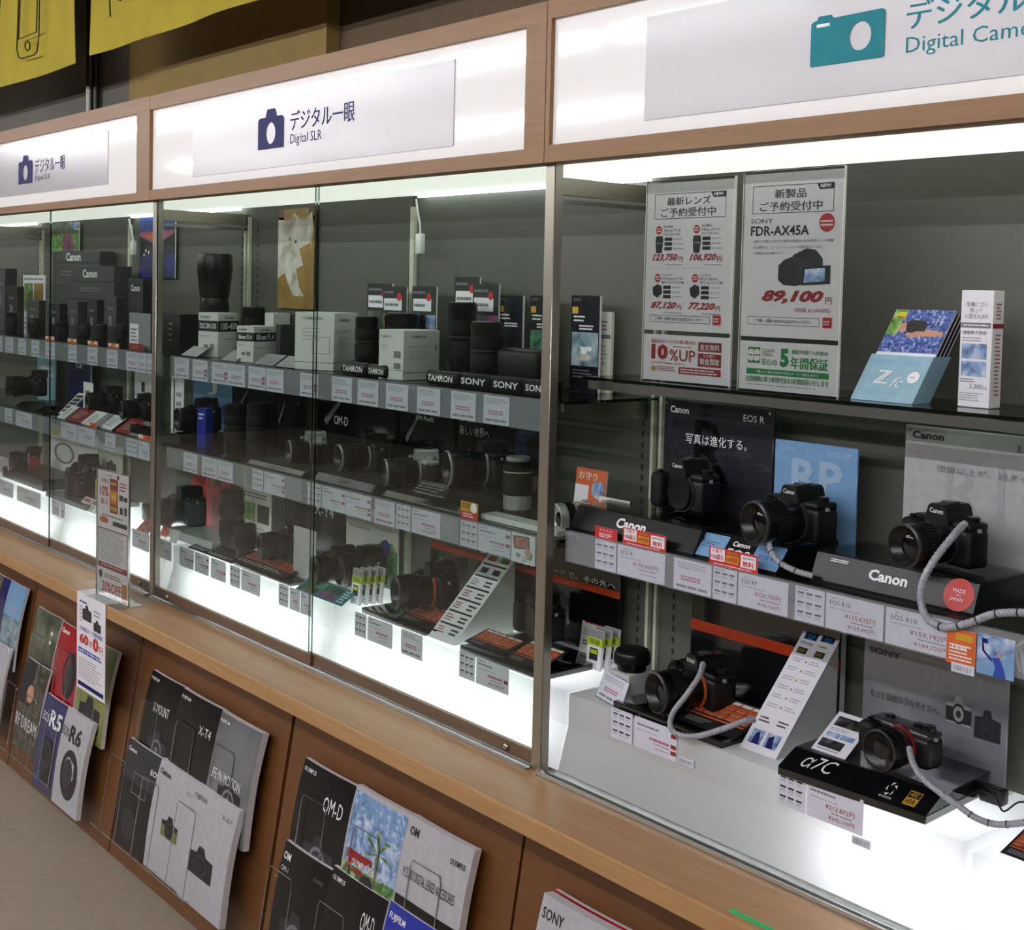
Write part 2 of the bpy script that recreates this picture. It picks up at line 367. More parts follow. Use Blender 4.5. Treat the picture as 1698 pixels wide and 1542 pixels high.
# ------------------------------------------------------------------ room
CT = 0.775                                   # counter height
BAYS = [(-7.34, -5.53), (-5.53, -3.72), (-3.72, -1.911), (-1.911, -0.10)]
BN = ['far left', 'left', 'middle', 'right']
struct(MB().box(-14, 4, -6.6, .4, -.05, 0, 'floor_lino'), 'floor')
struct(MB().box(-14, 4, -6.6, .4, 3.06, 3.12, 'ceiling_tile'), 'ceiling')
struct(MB().box(-14, 4, .40, .48, 0, 3.06, 'wall_dark'), 'wall_back')
struct(MB().box(-14, 4, -6.68, -6.6, 0, 3.06, 'wall_far'), 'wall_front')
struct(MB().box(-14.08, -14, -6.6, .4, 0, 3.06, 'wall_far'), 'wall_left')
struct(MB().box(4, 4.08, -6.6, .4, 0, 3.06, 'wall_far'), 'wall_right')
a = on_y(218, 100, .36).x; b = on_y(545, 60, .36).x
tag(MB().box(a, b, .352, .398, 2.2, 3.05, 'wall_board').build('wall_board'), 'flat olive board on the wall above the middle illuminated sign', 'board')
tag(MB().box(-8, a - .01, .36, .399, 2.2, 3.05, 'wall_grey').build('wall_panel'), 'dull grey wall panel behind the yellow banners', 'panel')
x = on_y(150, 150, .33).x
t = thing('wall_pipe', 'thin dark vertical pipe on the grey wall between the two yellow banners', 'pipe', (x, .33, 2.25))
MB().lathe([(.018, 0), (.018, .8)], 'metal_dark', seg=14).build('pipe', t)
p = MB().lathe([(.011, 0), (.011, .8)], 'slot', c=(.035, .01, 0), seg=10).build('cable', t)
# ceiling fluorescent rows
n = 0
for Y in (-2.8, -4.55):
    for i in range(11):
        X = -13.2 + i * 1.42
        t = thing('ceiling_light', 'fluorescent batten on the store ceiling seen only as a white streak mirrored in the signs', 'lamp', (X, Y, 3.06), group='ceiling batten lights')
        MB().box(0, 1.3, -.05, .05, -.045, 0, 'white_plastic').build('housing', t)
        MB().lathe([(.016, .02), (.016, 1.28)], 'tube_ceiling', axis='X', c=(0, 0, -.06), seg=10).build('tube', t)
# the shop wall across the aisle that the glass doors mirror
a, b = on_y(900, 375, 6.6), on_y(806, 408, 6.6)
t = MB(); t.box(b.x - .1, a.x + .9, -6.6, -6.59, b.z - .06, a.z + .1, 'wall_far')
F = Face(t, (a.x + .9, -6.589, b.z), (-1, 0, 0), (0, 0, 1), (0, 1, 0), (a.x + .9) - b.x, a.z - b.z + .02, .001)
F.text('フォトギャラリー', 0, 0, 1, 1, 'red', .02)
tag(t.build('gallery_sign'), 'pale wall sign with dark red Japanese lettering mirrored in the middle glass door', 'sign')
for k, (x0, x1, y0, y1) in enumerate([(706, 745, 432, 560), (778, 840, 432, 560), (873, 935, 436, 560)]):
    a, b = on_y(x0, y0, 6.5), on_y(x1, y1, 6.5)
    t = thing('framed_picture', ['large framed picture across the aisle mirrored beside the cream upright', 'large framed picture across the aisle mirrored in the middle of the glass', 'large framed picture across the aisle mirrored next to the steel post'][k], 'picture', ((a.x + b.x) / 2, -6.55, b.z), group='framed pictures across the aisle')
    W = b.x - a.x; H = a.z - b.z
    MB().box(-W / 2, W / 2, 0, .03, 0, H, 'wall_grey').build('mount', t)
    MB().box(-W / 2 + .2, W / 2 - .2, .03, .04, .2, H - .2, 'ph_stone').build('picture', t)
# ------------------------------------------------------------------ counter and slanted cabinets
m = MB(); m.prism([(-.16, .738), (-.157, .735), (.335, .735), (.335, CT), (-.157, CT), (-.16, CT - .003)], -7.4, 1.2, 'wood_counter', axis='X')
tag(m.build('counter_top'), 'long light brown wooden counter ledge under the glass cases', 'counter')
KP = (.137 - .02) / (.735 - .012)            # slope of the cabinet fronts
def panelY(z, off=0.): return -.02 - (.735 - z) * KP - off
cabl = {3: 'slanted wooden cabinet front with the dark and red camera catalogues', 4: 'slanted wooden cabinet front behind the white and black catalogues left of centre',
        5: 'slanted wooden cabinet front behind the palm tree catalogue', 6: 'slanted wooden cabinet front below the green tape, at the right'}
for i in range(9):
    x0 = -7.316 + i * .9 - .9; g = .012 if i in (6,) else .005
    m = MB(); m.prism([(-.02, .734), (-.137, .014), (.30, .014), (.30, .734)], x0 + g, x0 + .9 - .003, 'wood_panel', axis='X')
    lab = {4: cabl[3], 5: cabl[4], 6: cabl[5], 7: cabl[6], 3: 'slanted wooden cabinet front at the far left edge'}.get(i, 'plain slanted wooden cabinet front outside the photo')
    t = tag(m.build('slanted_cabinet'), lab, 'cabinet', 'slanted cabinets under the counter')
tag(MB().box(-8.2, .8, -.09, .25, .0, .0135, 'toe_kick').build('toe_kick'), 'dark recessed plinth under the slanted cabinets', 'plinth')
# ------------------------------------------------------------------ sign boxes
HY = -.02
def sign_box(i, panel, plate, icon, texts, label, colour, style):
    xl, xr = BAYS[i]; xl -= .012; xr -= .012
    zb = Zat(270, -1.926, HY); zt = on_y(840, 17.7, HY).z
    t = thing('illuminated_sign', label, 'sign', (xl, HY, zb), group='illuminated signs')
    W = xr - xl; H = zt - zb
    px0, pz0, px1, pz1 = panel[0] - xl, panel[1] - zb, panel[2] - xl, panel[3] - zb
    m = MB()
    m.box(.001, W - .001, 0, .32, pz1, H, 'wood_header').box(.001, W - .001, 0, .05, 0, pz0, 'wood_header')
    m.box(.001, px0, 0, .05, pz0, pz1, 'wood_header').box(px1, W - .001, 0, .05, pz0, pz1, 'wood_header')
    m.build('frame', t)
    MB().box(px0, px1, .01, .30, pz0, pz1, 'sign_white').build('light_panel', t)
    m = MB(); q0, r0, q1, r1 = plate[0] - xl, plate[1] - zb, plate[2] - xl, plate[3] - zb
    m.box(q0, q1, .007, .0098, r0, r1, 'sign_plate'); p = m.build('name_plate', t)
    def Q(a): return a[0] - xl, a[1] - zb, a[2] - xl, a[3] - zb
    e0, f0, e1, f1 = Q(icon); m = MB(); y0, y1 = .0055, .007
    if style == 'slr':
        w, h = e1 - e0, f1 - f0
        out = [(0, 0), (1, 0), (1, .74), (.93, .80), (.72, .80), (.66, 1), (.36, 1), (.29, .80), (.07, .80), (0, .74)]
        c, R0 = (.5, .39), .27
    else:
        w, h = e1 - e0, f1 - f0
        out = [(.02, 0), (.98, 0), (1, .02), (1, .86), (.96, .9), (.3, .88), (.28, .95), (.1, .95), (.08, .88), (.03, .86), (0, .82), (0, .02)]
        c, R0 = (.68, .46), .27
    # body outline with a round hole
    N = 40; hole = [(e0 + (c[0] + R0 * .8 * math.cos(2 * math.pi * k / N)) * w if 0 else e0 + c[0] * w + R0 * h * math.cos(2 * math.pi * k / N) * .9, f0 + c[1] * h + R0 * h * math.sin(2 * math.pi * k / N)) for k in range(N)]
    bm = bmesh.new(); vo = [bm.verts.new((e0 + u * w, 0, f0 + v * h)) for u, v in out]; vh = [bm.verts.new((x_, 0, z_)) for x_, z_ in hole]
    for L in (vo, vh):
        for k in range(len(L)): bm.edges.new((L[k], L[(k + 1) % len(L)]))
    r = bmesh.ops.triangle_fill(bm, edges=bm.edges[:], use_beauty=True)
    for f in list(bm.faces):
        cc = f.calc_center_median()
        if (cc.x - (e0 + c[0] * w)) ** 2 + (cc.z - (f0 + c[1] * h)) ** 2 < (R0 * h * .85) ** 2: bm.faces.remove(f)
    bm.verts.index_update()
    m.add([(v.co.x, y0, v.co.z) for v in bm.verts], [[v.index for v in f.verts] for f in bm.faces], colour); bm.free()
    if style != 'slr': m.box(e0 + w * .08, e0 + w * .26, y0 - .0005, y0, f0 + h * .74, f0 + h * .8, 'sign_white')
    m.build('camera_symbol', t)
    for s, bx, bo, nm in texts:
        e0, f0, e1, f1 = Q(bx); m = MB(); F = front(m, e0, f0, e1 - e0, f1 - f0, y0 + .0012, .00008); F.text(s, 0, 0, 1, 1, colour, bo); m.build(nm, t)
    return t
def bx(x0, y0, x1, y1, Y=HY):
    """box in x and z from two opposite corners given where they stand in the picture"""
    a = on_y(x0, y0, Y); b = on_y(x1, y1, Y); return (a.x, min(a.z, b.z), b.x, max(a.z, b.z))
def bx3(x0, yt0, yb0, x1, Y=HY): 
    a = on_y(x0, yt0, Y); b = on_y(x0, yb0, Y); return (a.x, b.z, on_y(x1, yt0, Y).x, a.z)
rp = bx3(915, 30.3, 240, 2200); rp = (rp[0], rp[1], -.13, rp[3])
m2p = bx3(249, 182, 315, 870); p1r = on_y(227, 188, HY); p1b = on_y(227, 320, HY)
sign_box(3, rp, (on_y(1066, 100, HY).x, on_y(1064, 199, HY).z, -.45, on_y(1066, 28, HY).z), bx(1341, 110, 1463, 12) if 0 else (on_y(1341, 60, HY).x, on_y(1341, 111, HY).z, on_y(1463, 60, HY).x, on_y(1341, 25, HY).z),
         [('デジタルカメラ', (on_y(1500, 20, HY).x, on_y(1500, 48, HY).z, on_y(1500, 20, HY).x + (on_y(1700, 0, HY).x - on_y(1500, 0, HY).x) * 7 / 4, on_y(1500, 2, HY).z), .018, 'lettering'),
          ('Digital Camera', (on_y(1500, 20, HY).x, on_y(1500, 95, HY).z, on_y(1500, 20, HY).x + (on_y(1700, 0, HY).x - on_y(1500, 0, HY).x) * 1.2, on_y(1500, 61, HY).z), 0., 'small_lettering')],
         'illuminated wood-framed sign with a teal compact camera symbol, at the upper right', 'teal', 'compact')
sign_box(2, m2p, (on_y(316, 240, HY).x, on_y(316, 293, HY).z, on_y(748, 170, HY).x, on_y(316, 186, HY).z), (on_y(425, 200, HY).x, on_y(425, 249, HY).z, on_y(467, 200, HY).x, on_y(425, 184, HY).z),
         [('デジタル一眼', (on_y(478, 190, HY).x, on_y(478, 217, HY).z, on_y(584, 190, HY).x, on_y(478, 184, HY).z), .018, 'lettering'),
          ('Digital SLR', (on_y(478, 190, HY).x, on_y(478, 243, HY).z, on_y(530, 190, HY).x, on_y(478, 222, HY).z), 0., 'small_lettering')],
         'illuminated wood-framed sign with a dark blue camera symbol over the middle case', 'navy', 'slr')
sign_box(1, (BAYS[1][0] + .04, p1b.z, p1r.x, p1r.z), (BAYS[1][0] + .4, on_y(175, 305, HY).z, on_y(175, 250, HY).x, on_y(175, 215, HY).z), (on_y(28, 280, HY).x, on_y(28, 306, HY).z, on_y(51, 280, HY).x, on_y(28, 260, HY).z),
         [('デジタル一眼', (on_y(55, 270, HY).x, on_y(55, 288, HY).z, on_y(105, 270, HY).x, on_y(55, 264, HY).z), .018, 'lettering'),
          ('Digital SLR', (on_y(55, 270, HY).x, on_y(55, 302, HY).z, on_y(80, 270, HY).x, on_y(55, 291, HY).z), 0., 'small_lettering')],
         'illuminated wood-framed sign with a dark blue camera symbol at the left edge', 'navy', 'slr')
# ------------------------------------------------------------------ yellow banners
def banner(x0, x1, zb, label, art):
    m = MB(); n = 24; k = 14; zt = 3.05; vs = []; fs = []
    for j in range(k + 1):
        for i in range(n + 1):
            u = i / n; v = j / k
            vs.append((x0 + (x1 - x0) * u, .008 * math.sin(u * 9 + v * 2) + .006 * math.sin(u * 23), zb + (zt - zb) * v))
    for j in range(k):
        for i in range(n):
            a = j * (n + 1) + i; fs.append((a, a + 1, a + n + 2, a + n + 1))
    m.add(vs, fs, 'cloth_yellow', True); m.add([(x, y + .0015, z) for x, y, z in vs], [f[::-1] for f in fs], 'cloth_yellow', True)
    t = thing('yellow_banner', label, 'banner', (0, BY, 0)); m.build('cloth', t)
    m = MB(); art(m, x0, x1, zb); m.build('line_drawing', t)
BY = .12
def P2(x, y): p = on_y(x, y, BY); return p.x, p.z
def art1(m, x0, x1, zb):
    def stroke(pts): m.tube([(a, -.017, b) for a, b in [P2(*p) for p in pts]], .003, 'ink_line', 5)
    stroke([(40, -60), (36, 60), (35, 82), (38, 96), (44, 98), (64, 92), (69, 86), (72, 60), (74, -70)])
    stroke([(43, -60), (38, 66), (68, 54), (71, -60)])
    stroke([(53 + 4.2 * math.cos(a * .7), 77 + 8 * math.sin(a * .7)) for a in range(10)])
    stroke([(10, -50), (6, 20), (3, 60), (2, 102)])
def art2(m, x0, x1, zb):
    def stroke(pts): m.tube([(a, -.017, b) for a, b in [P2(*p) for p in pts]], .003, 'ink_line', 5)
    stroke([(189, -30), (190, 5), (191, 29)]); stroke([(189, -6), (198, -3), (208, 2)])
zb = P2(100, 113)[1]
banner(-8.2, P2(126, 100)[0], zb, 'yellow cloth banner with a line-drawn smartphone, hanging at the top left corner', art1)
banner(P2(148, 90)[0], P2(760, 0)[0], P2(148, 92)[1], 'long yellow cloth banner hanging above the middle sign', art2)
# ------------------------------------------------------------------ glass cases
ZT = 1.975
for i, (xl, xr) in enumerate(BAYS):
    t = thing('display_case', ['glass-fronted display case frame just past the left edge', 'display case frame of steel and grey panels, left one under the left sign', 'display case frame of steel and grey panels under the middle sign', 'open-fronted display case frame of steel and grey panels under the teal camera sign'][i], 'display case', (xl, 0, CT), group='display cases')
    W = xr - xl
    m = MB(); m.box(0, W / 2 - .012, .31, .33, .002, 1.2, 'back_grey').box(W / 2 + .012, W - .0, .31, .33, .002, 1.2, 'back_grey').box(W / 2 - .012, W / 2 + .012, .318, .33, .002, 1.2, 'back_grey')
    m.build('back_panel', t)
    MB().box(.001, W - .001, .035, .33, ZT - CT + .001, ZT - CT + .012, 'soffit').build('light_diffuser', t)
    if i < 3: MB().box(W * .52, W - .03, .290, .297, ZT - CT - .008, ZT - CT, 'tube_lit').build('lamp_tube', t)
    MB().rbox(-.029, 0, 0, .022, .001, ZT - CT + .01, 'metal_post', .0015, 1, None).build('post', t)
    m = MB(); m.box(-.027, -.002, .0225, .308, 1.145, 1.178, 'metal_post').box(-.022, -.006, .0225, .308, 1.128, 1.136, 'metal_bright'); m.build('top_beam', t)
    for k, xx in enumerate((.012, W / 2, W - .012)):
        m = MB(); ww = .018 if k == 1 else .008
        m.box(xx - ww / 2, xx + ww / 2, .300, .312, .16, 1.17, 'upright_cream')
        for dx in ((-.022,) if k == 1 else ((.045,) if k == 0 else (-.035,))):
            for q in range(42): m.box(xx + dx - .0022, xx + dx + .0022, .3085, .3102, .18 + q * .0235, .192 + q * .0235, 'slot')
        m.build('upright', t)
def door(x0, x1, y, label, lockx=None):
    t = thing('sliding_glass_door', label, 'glass door', (x0, y, CT), group='sliding glass doors'); W = x1 - x0
    MB().box(0, W, 0, .0035, .033, ZT - CT + .008, 'pane', sides='glass_edge').build('glass_pane', t)
    MB().rbox(0, W, -.003, .008, .006, .034, 'wood_rail', .001, 1).build('bottom_rail', t)
    if lockx is not None:
        m = MB(); m.lathe([(.0085, 0), (.0085, .004), (.006, .007), (.0035, .0085)], 'brass_lock', 'Y', (lockx - x0, -.003, .02), 18); m.build('lock', t)
door(-5.50, -4.60, .0005, 'sliding glass door of the left case, its left pane'); door(-4.63, -3.75, .0095, 'sliding glass door of the left case, right pane next to the steel post', Xat(233, .006, .795))
door(-3.718, Xat(527.7, 0, 1.95), .0005, 'sliding glass door of the middle case, its left pane in front of the cat picture', Xat(280, 0, .795)); door(-2.822, -1.942, .0095, 'sliding glass door of the middle case, right pane mirroring the gallery sign', Xat(843, .01, .795))
for i in (0, 1, 2, 3):
    xl, xr = BAYS[i]; m = MB(); m.box(xl + .001, xr - .031, -.014, .024, CT, CT + .0025, 'track_steel')
    for y in (-.013, .0, .0215): m.box(xl + .001, xr - .031, y - .0012, y + .0012, CT + .0025, CT + (.009 if i == 3 else .0055), 'metal_bright')
    tag(m.build('door_track'), '%s track on the counter edge of the %s case' % (['grooved steel sliding door', 'thin steel sliding door', 'long steel sliding door', 'empty double-grooved steel sliding door'][i], BN[i]), 'track', 'sliding door tracks')
# ------------------------------------------------------------------ light plinths
ZP = .93
mods = [(-6.4, -5.54, None, 'beyond the left edge'), (-5.51, -4.615, (-5.35, -4.66), 'in the left half of the left case'), (-4.608, -3.755, (-4.55, -3.82), 'behind the counter sign in the left case'),
        (-3.70, -2.785, (-3.60, -2.82), 'in the left half of the middle case'), (-2.779, -1.898, (-2.74, -1.95), 'in the right half of the middle case'), (-1.892, -1.017, (-1.25, -1.03), 'in the right case carrying the black camera bases'), (-1.005, -.12, (-.98, -.15), 'at the lower right edge of the photo')]
for x0, x1, tb, lab in mods:
    t = thing('light_plinth', 'glowing white plinth with a sloped front, ' + lab, 'plinth', (x0, 0, CT + .003), group='glowing white plinths'); W = x1 - x0
    zt = ZP - CT - .003
    if x0 > -1.01: zt -= .012
    MB().prism([(.026 + .004, 0), (.30, 0), (.30, zt), (.055, zt), (.055, zt - .065)], 0, W, 'lightbox', axis='X').build('shell', t)
    if tb: MB().lathe([(.010, tb[0] - x0), (.010, tb[1] - x0)], 'tube_plinth', 'X', (0, .13, .045), 12).build('lamp_tube', t)
# ------------------------------------------------------------------ shelves and ticket rails
ZA, ZB, ZR, ZTOP = 1.513, 1.237, 1.262, 1.563
def shelf(x0, x1, y0, z, label, bar=False, brk=()):
    t = thing('glass_shelf', label, 'shelf', (x0, y0, z)); W = x1 - x0; D = .306 - y0
    MB().box(0, W, 0, D, -.006, 0, 'shelf_glass', sides='glass_edge').build('glass_plate', t)
    if bar: MB().box(.012, W, .004, .016, -.024, -.0075, 'metal_bright').build('front_bar', t)
    for xx in brk:
        m = MB(); m.prism([(.02, -.024), (D, -.05), (D, -.007), (.02, -.007)], xx - x0 - .004, xx - x0 + .004, 'metal_post', axis='X'); m.build('bracket', t)
    return t
for k, (i, z, y, nm) in enumerate([(0, ZA, .05, 'upper'), (0, ZB, .04, 'lower'), (1, ZA, .05, 'upper'), (1, ZB, .04, 'lower'), (2, ZA, .05, 'upper'), (2, ZB, .04, 'lower'), (3, ZR, .045, 'lower')]):
    xl, xr = BAYS[i]
    lab = '%s glass shelf of the %s case with a clear ticket rail' % (nm, BN[i])
    shelf(xl + .006, xr - (.004 if i == 2 else .006), y, z, lab, False, (xl + .02, (xl + xr) / 2 - .022, xr - .04))
    h = .066 if z == ZA else .062
    m = MB(); m.box(0, xr - xl - .06, -.012, -.0105, -h, .0, 'rail_clear').box(0, xr - xl - .06, -.0105, -.001, -.003, -.0015, 'rail_clear').box(0, xr - xl - .06, -.0065, -.0055, -h, -.003, 'rail_clear')
    o = m.build('ticket_rail', None, (xl + .02, y, z)); tag(o, 'clear plastic ticket rail on the edge of the %s shelf in the %s case' % (nm, BN[i]), 'rail', 'clear ticket rails')
shelf(Xat(968, .09, ZTOP), -.13, .088, ZTOP, 'top glass shelf with a chrome front bar in the right case', True, (Xat(1637, .12, ZTOP),))
# ------------------------------------------------------------------ product builders
def camera(label, X, Y, z, rot=0., W=.13, H=.092, D=.045, L=.07, r=.036, hump=True, brand=None, body='cam_black', top=None, grip=True, ring=None, cap=False, group=None, lift=0., lit=True, kind='mirrorless_camera', band=None):
    """camera facing out of the case; X is the middle of the body, Y the front of the body"""
    top = top or body
    t = thing(kind, label, 'camera', (X, Y, z + lift), rot, group)
    hb = H * .76
    m = MB(); m.rbox(-W / 2, W / 2, 0, D, 0, hb * .86, body, .009, 3); m.build('body', t)
    m = MB(); m.rbox(-W / 2 + .002, W / 2 - .002, .001, D - .001, hb * .80, hb, top, .006, 3)
    m.build('top_plate', t)
    if grip:
        m = MB(); m.rbox(-W / 2 - .003, -W / 2 + W * .24, -.022, D * .7, .001, hb * .93, 'cam_rubber', .011, 4); m.build('hand_grip', t)
        MB().lathe([(.006, 0), (.006, .004), (.004, .0055)], 'cam_silver' if top == 'cam_silver' else 'cam_smooth', c=(-W * .38, -.008, hb * .93), seg=16).build('shutter_button', t)
    if hump:
        m = MB(); q = W * .2
        m.prism([(-q, hb - .004), (-q * .72, H * .95), (-q * .5, H), (q * .5, H), (q * .72, H * .95), (q, hb - .004)], -.007, D + .004, top)
        m.prism([(-q * .92, hb * .8), (-q, hb), (q, hb), (q * .92, hb * .8)], -.0065, .01, top)
        h = m.build('viewfinder_hump', t)
        MB().box(-.010, .010, .012, .032, H, H + .003, 'cam_grey').build('hot_shoe', h)
        if brand:
            m = MB(); f = front(m, -q * .55, H * .84, q * 1.1, H * .095, -.0073); f.text(brand, 0, 0, 1, 1, 'white', .01, fit=False); m.build('lettering', h)
    elif brand:
        m = MB(); f = front(m, W * .02, hb * .84, W * .3, H * .1, .0002); f.text(brand, 0, 0, 1, 1, 'white', .01, fit=False); m.build('lettering', t)
    for k, (dx, rr, hh) in enumerate([(.36, .011, .009), (-.26, .008, .006)] + ([] if hump else [(.2, .009, .007)])):
        m = MB(); m.lathe([(rr, 0), (rr, hh * .8), (rr * .85, hh)], 'cam_silver' if top == 'cam_silver' else 'cam_smooth', c=(W * dx, D * .55, hb - .001), seg=20); m.build('control_dial', t)
    for sx in (-1, 1): MB().box(sx * W / 2 - .003, sx * W / 2 + .003, D * .4, D * .5, hb * .8, hb * .88, 'cam_silver').build('strap_lug', t)
    lz = hb * .48; lx = W * .06
    if cap:
        m = MB(); m.lathe([(r * 1.03, 0), (r * 1.03, .006), (r, .009), (r * .96, .011)], 'cam_smooth', 'Y', (lx, .001, lz), 36); m.build('body_cap', t)
        MB().lathe([(r * 1.12, 0), (r * 1.12, .004)], 'cam_grey', 'Y', (lx, .001, lz), 36).build('mount_ring', t)
    else:
        MB().lathe([(r * .98, 0), (r * .98, .005)], ring or 'cam_grey', 'Y', (lx, .001, lz), 32).build('mount_ring', t)
        m = MB(); m.lathe([(r * .9, 0), (r * .92, L * .3), (r, L * .36), (r, L * .9), (r * .97, L), (r * .88, L), (r * .84, L * .97), (r * .46, L * .86)], band or 'cam_smooth', 'Y', (lx, -.004, lz), 36, cap=False)
        lb = m.build('lens_barrel', t)
        m = MB(); N = 36
        for k in range(N):
            a = 2 * math.pi * k / N; m.box(r * .99, r * 1.035, -.0022, .0022, 0, L * .28, 'cam_rubber', Matrix.Translation((lx, -.004 - L * .42, lz)) @ Matrix.Rotation(math.pi / 2, 4, 'X') @ Matrix.Rotation(a, 4, 'Z'))
        m.lathe([(r * 1.005, L * .42), (r * 1.005, L * .70)], 'cam_rubber', 'Y', (lx, -.004, lz), 36); m.build('zoom_ring', lb)
        m = MB(); m.lathe([(r * .985, L * .93), (r * 1.0, L * .94), (r * 1.0, L * .99), (r * .93, L * 1.005)], 'cam_grey' if ring != 'cam_silver' else ring, 'Y', (lx, -.004, lz), 36, cap=False); m.build('filter_ring', lb)
        m = MB(); m.lathe([(.0, L * .885), (r * .25, L * .88), (r * .4, L * .868), (r * .48, L * .855)], 'lens_glass', 'Y', (lx, -.004, lz), 30, cap=False); m.build('front_element', lb)
        MB().box(lx - .0015, lx + .0015, -.004 - L * .38, -.004 - L * .36, lz + r * .99, lz + r * 1.012, 'white').build('index_mark', lb)
    return t
def cradle(label, X, Y, z, w=.09, h=.03):
    t = thing('acrylic_cradle', label, 'stand', (X, Y, z), group='clear cradles under cameras')
    m = MB(); m.box(-w / 2, w / 2, -.04, .04, 0, .003, 'acrylic')
    m.build('base_plate', t)
    m = MB(); m.box(-w / 2, -w / 2 + .003, -.04, .04, .003, h, 'acrylic').box(w / 2 - .003, w / 2, -.04, .04, .003, h, 'acrylic').box(-w / 2, w / 2, -.04, .04, h, h + .003, 'acrylic'); m.build('support', t)
def lens(label, X, Y, z, h, r, rot=0., shape='zoom', group=None, mats=('cam_smooth', 'cam_rubber', 'cam_grey'), kind='camera_lens', text=None):
    t = thing(kind, label, 'lens', (X, Y, z), rot, group); A, B_, Cc = mats
    if shape == 'tele':       # narrow barrel, wide hood on top
        pr = [(r * .62, 0), (r * .66, h * .03), (r * .66, h * .2), (r * .78, h * .23), (r * .8, h * .52), (r * .76, h * .56)]
        MB().lathe(pr, A, seg=36).build('lens_barrel', t)
        m = MB(); m.lathe([(r * .815, h * .33), (r * .83, h * .34), (r * .83, h * .48), (r * .815, h * .49)], B_, seg=36); m.build('focus_ring', t)
        MB().lathe([(r * .78, h * .56), (r * .82, h * .57), (r, h * .84), (r * .98, h * .97), (r * .93, h)], A, seg=36).build('lens_hood', t)
        m = MB()
        for k in range(3): m.lathe([(.0022, 0), (.0022, .001)], 'white', 'Y', (-.012 + .012 * k, -r * .79, h * .28), 8)
        m.build('switch_panel', t)
    elif shape == 'pancake':
        MB().lathe([(r * .8, 0), (r * .82, h * .35), (r, h * .38), (r, h * .9), (r * .95, h)], A, seg=36).build('lens_barrel', t)
        MB().lathe([(r * 1.02, h * .5), (r * 1.02, h * .8)], B_, seg=36).build('focus_ring', t)
        MB().lathe([(r * .9, h), (r * .9, h + .004), (r * .8, h + .006)], B_, seg=36).build('lens_cap', t)
    elif shape == 'silver':
        MB().lathe([(r * .9, 0), (r * .92, h * .1), (r * .92, h * .12)], 'charcoal', seg=36).build('rear_cap', t)
        MB().lathe([(r * .93, h * .12), (r * .95, h * .36)], 'cam_silver', seg=36).build('metal_band', t)
        MB().lathe([(r * .97, h * .36), (r, h * .4), (r, h * .72), (r * .97, h * .74)], B_, seg=36).build('zoom_ring', t)
        MB().lathe([(r * .98, h * .74), (r * .98, h * .765)], 'cam_silver', seg=36).build('trim_ring', t)
        MB().lathe([(r, h * .765), (r, h * .9), (r * .98, h * .94)], A, seg=36).build('front_barrel', t)
        MB().lathe([(r * .8, h * .94), (r * .8, h), (r * .74, h)], 'cam_silver', seg=36).build('filter_ring', t)
    else:
        MB().lathe([(r * .86, 0), (r * .9, h * .06), (r * .9, h * .2), (r * .97, h * .24), (r * .97, h * .9), (r, h * .93), (r, h)], A, seg=36).build('lens_barrel', t)
        m = MB(); m.lathe([(r * .99, h * .3), (r * 1.0, h * .31), (r * 1.0, h * .52), (r * .99, h * .53)], B_, seg=36); m.build('zoom_ring', t)
        m = MB(); m.lathe([(r * .99, h * .62), (r * 1.0, h * .63), (r * 1.0, h * .8), (r * .99, h * .81)], B_, seg=36); m.build('focus_ring', t)
        MB().lathe([(r * .975, h * .57), (r * .98, h * .58), (r * .975, h * .59)], Cc, seg=36).build('trim_ring', t)
        MB().lathe([(r * .93, h), (r * .93, h + .004), (r * .85, h + .006)], 'cam_smooth', seg=36).build('lens_cap', t)
    return t
def carton(kind, label, X, Y, z, w, d, h, m_, fr=None, sd=None, rot=0., cat='box', group=None, topm=None):
    """carton with its near right corner free; X,Y = middle of the front edge"""
    m = MB(); m.rbox(-w / 2, w / 2, 0, d, 0, h, m_, .0012, 1)
    if topm: m.box(-w / 2 + .002, w / 2 - .002, .002, d - .002, h, h + .0004, topm)
    if fr: fr(front(m, -w / 2, 0, w, h, -.0001, .0003))
    if sd: sd(right(m, 0, 0, d, h, w / 2 + .0001, .0003))
    return tag(m.build(kind, None, (X, Y, z), (0, 0, rot)), label, cat, group)
def sheet(kind, label, X, Y, z, w, h, paint=None, bg='paper', th=.0015, tilt=0., rot=0., cat='card', group=None, parent=None, side=None, e=.0003, both=False):
    """upright printed sheet, X,Y,z = middle of its bottom edge; tilt leans the top backwards"""
    m = MB(); m.box(-w / 2, w / 2, 0, th, 0, h, bg, sides=side or bg)
    if paint: paint(front(m, -w / 2, 0, w, h, -.00005, e))
    o = m.build(kind, parent, (X, Y, z), (-tilt, 0, rot))
    if label: tag(o, label, cat, group)
    return o
def sheet_px(kind, label, pl, pr, pt, Y, z, paint=None, **k):
    """the same, sized from where its edges stand in the picture at depth Y"""
    x0, x1 = Xat(pl, Y, z), Xat(pr, Y, z); xm = (x0 + x1) / 2; h = Zat(pt, xm, Y) - z
    return sheet(kind, label, xm, Y, z, x1 - x0, h, paint, **k)
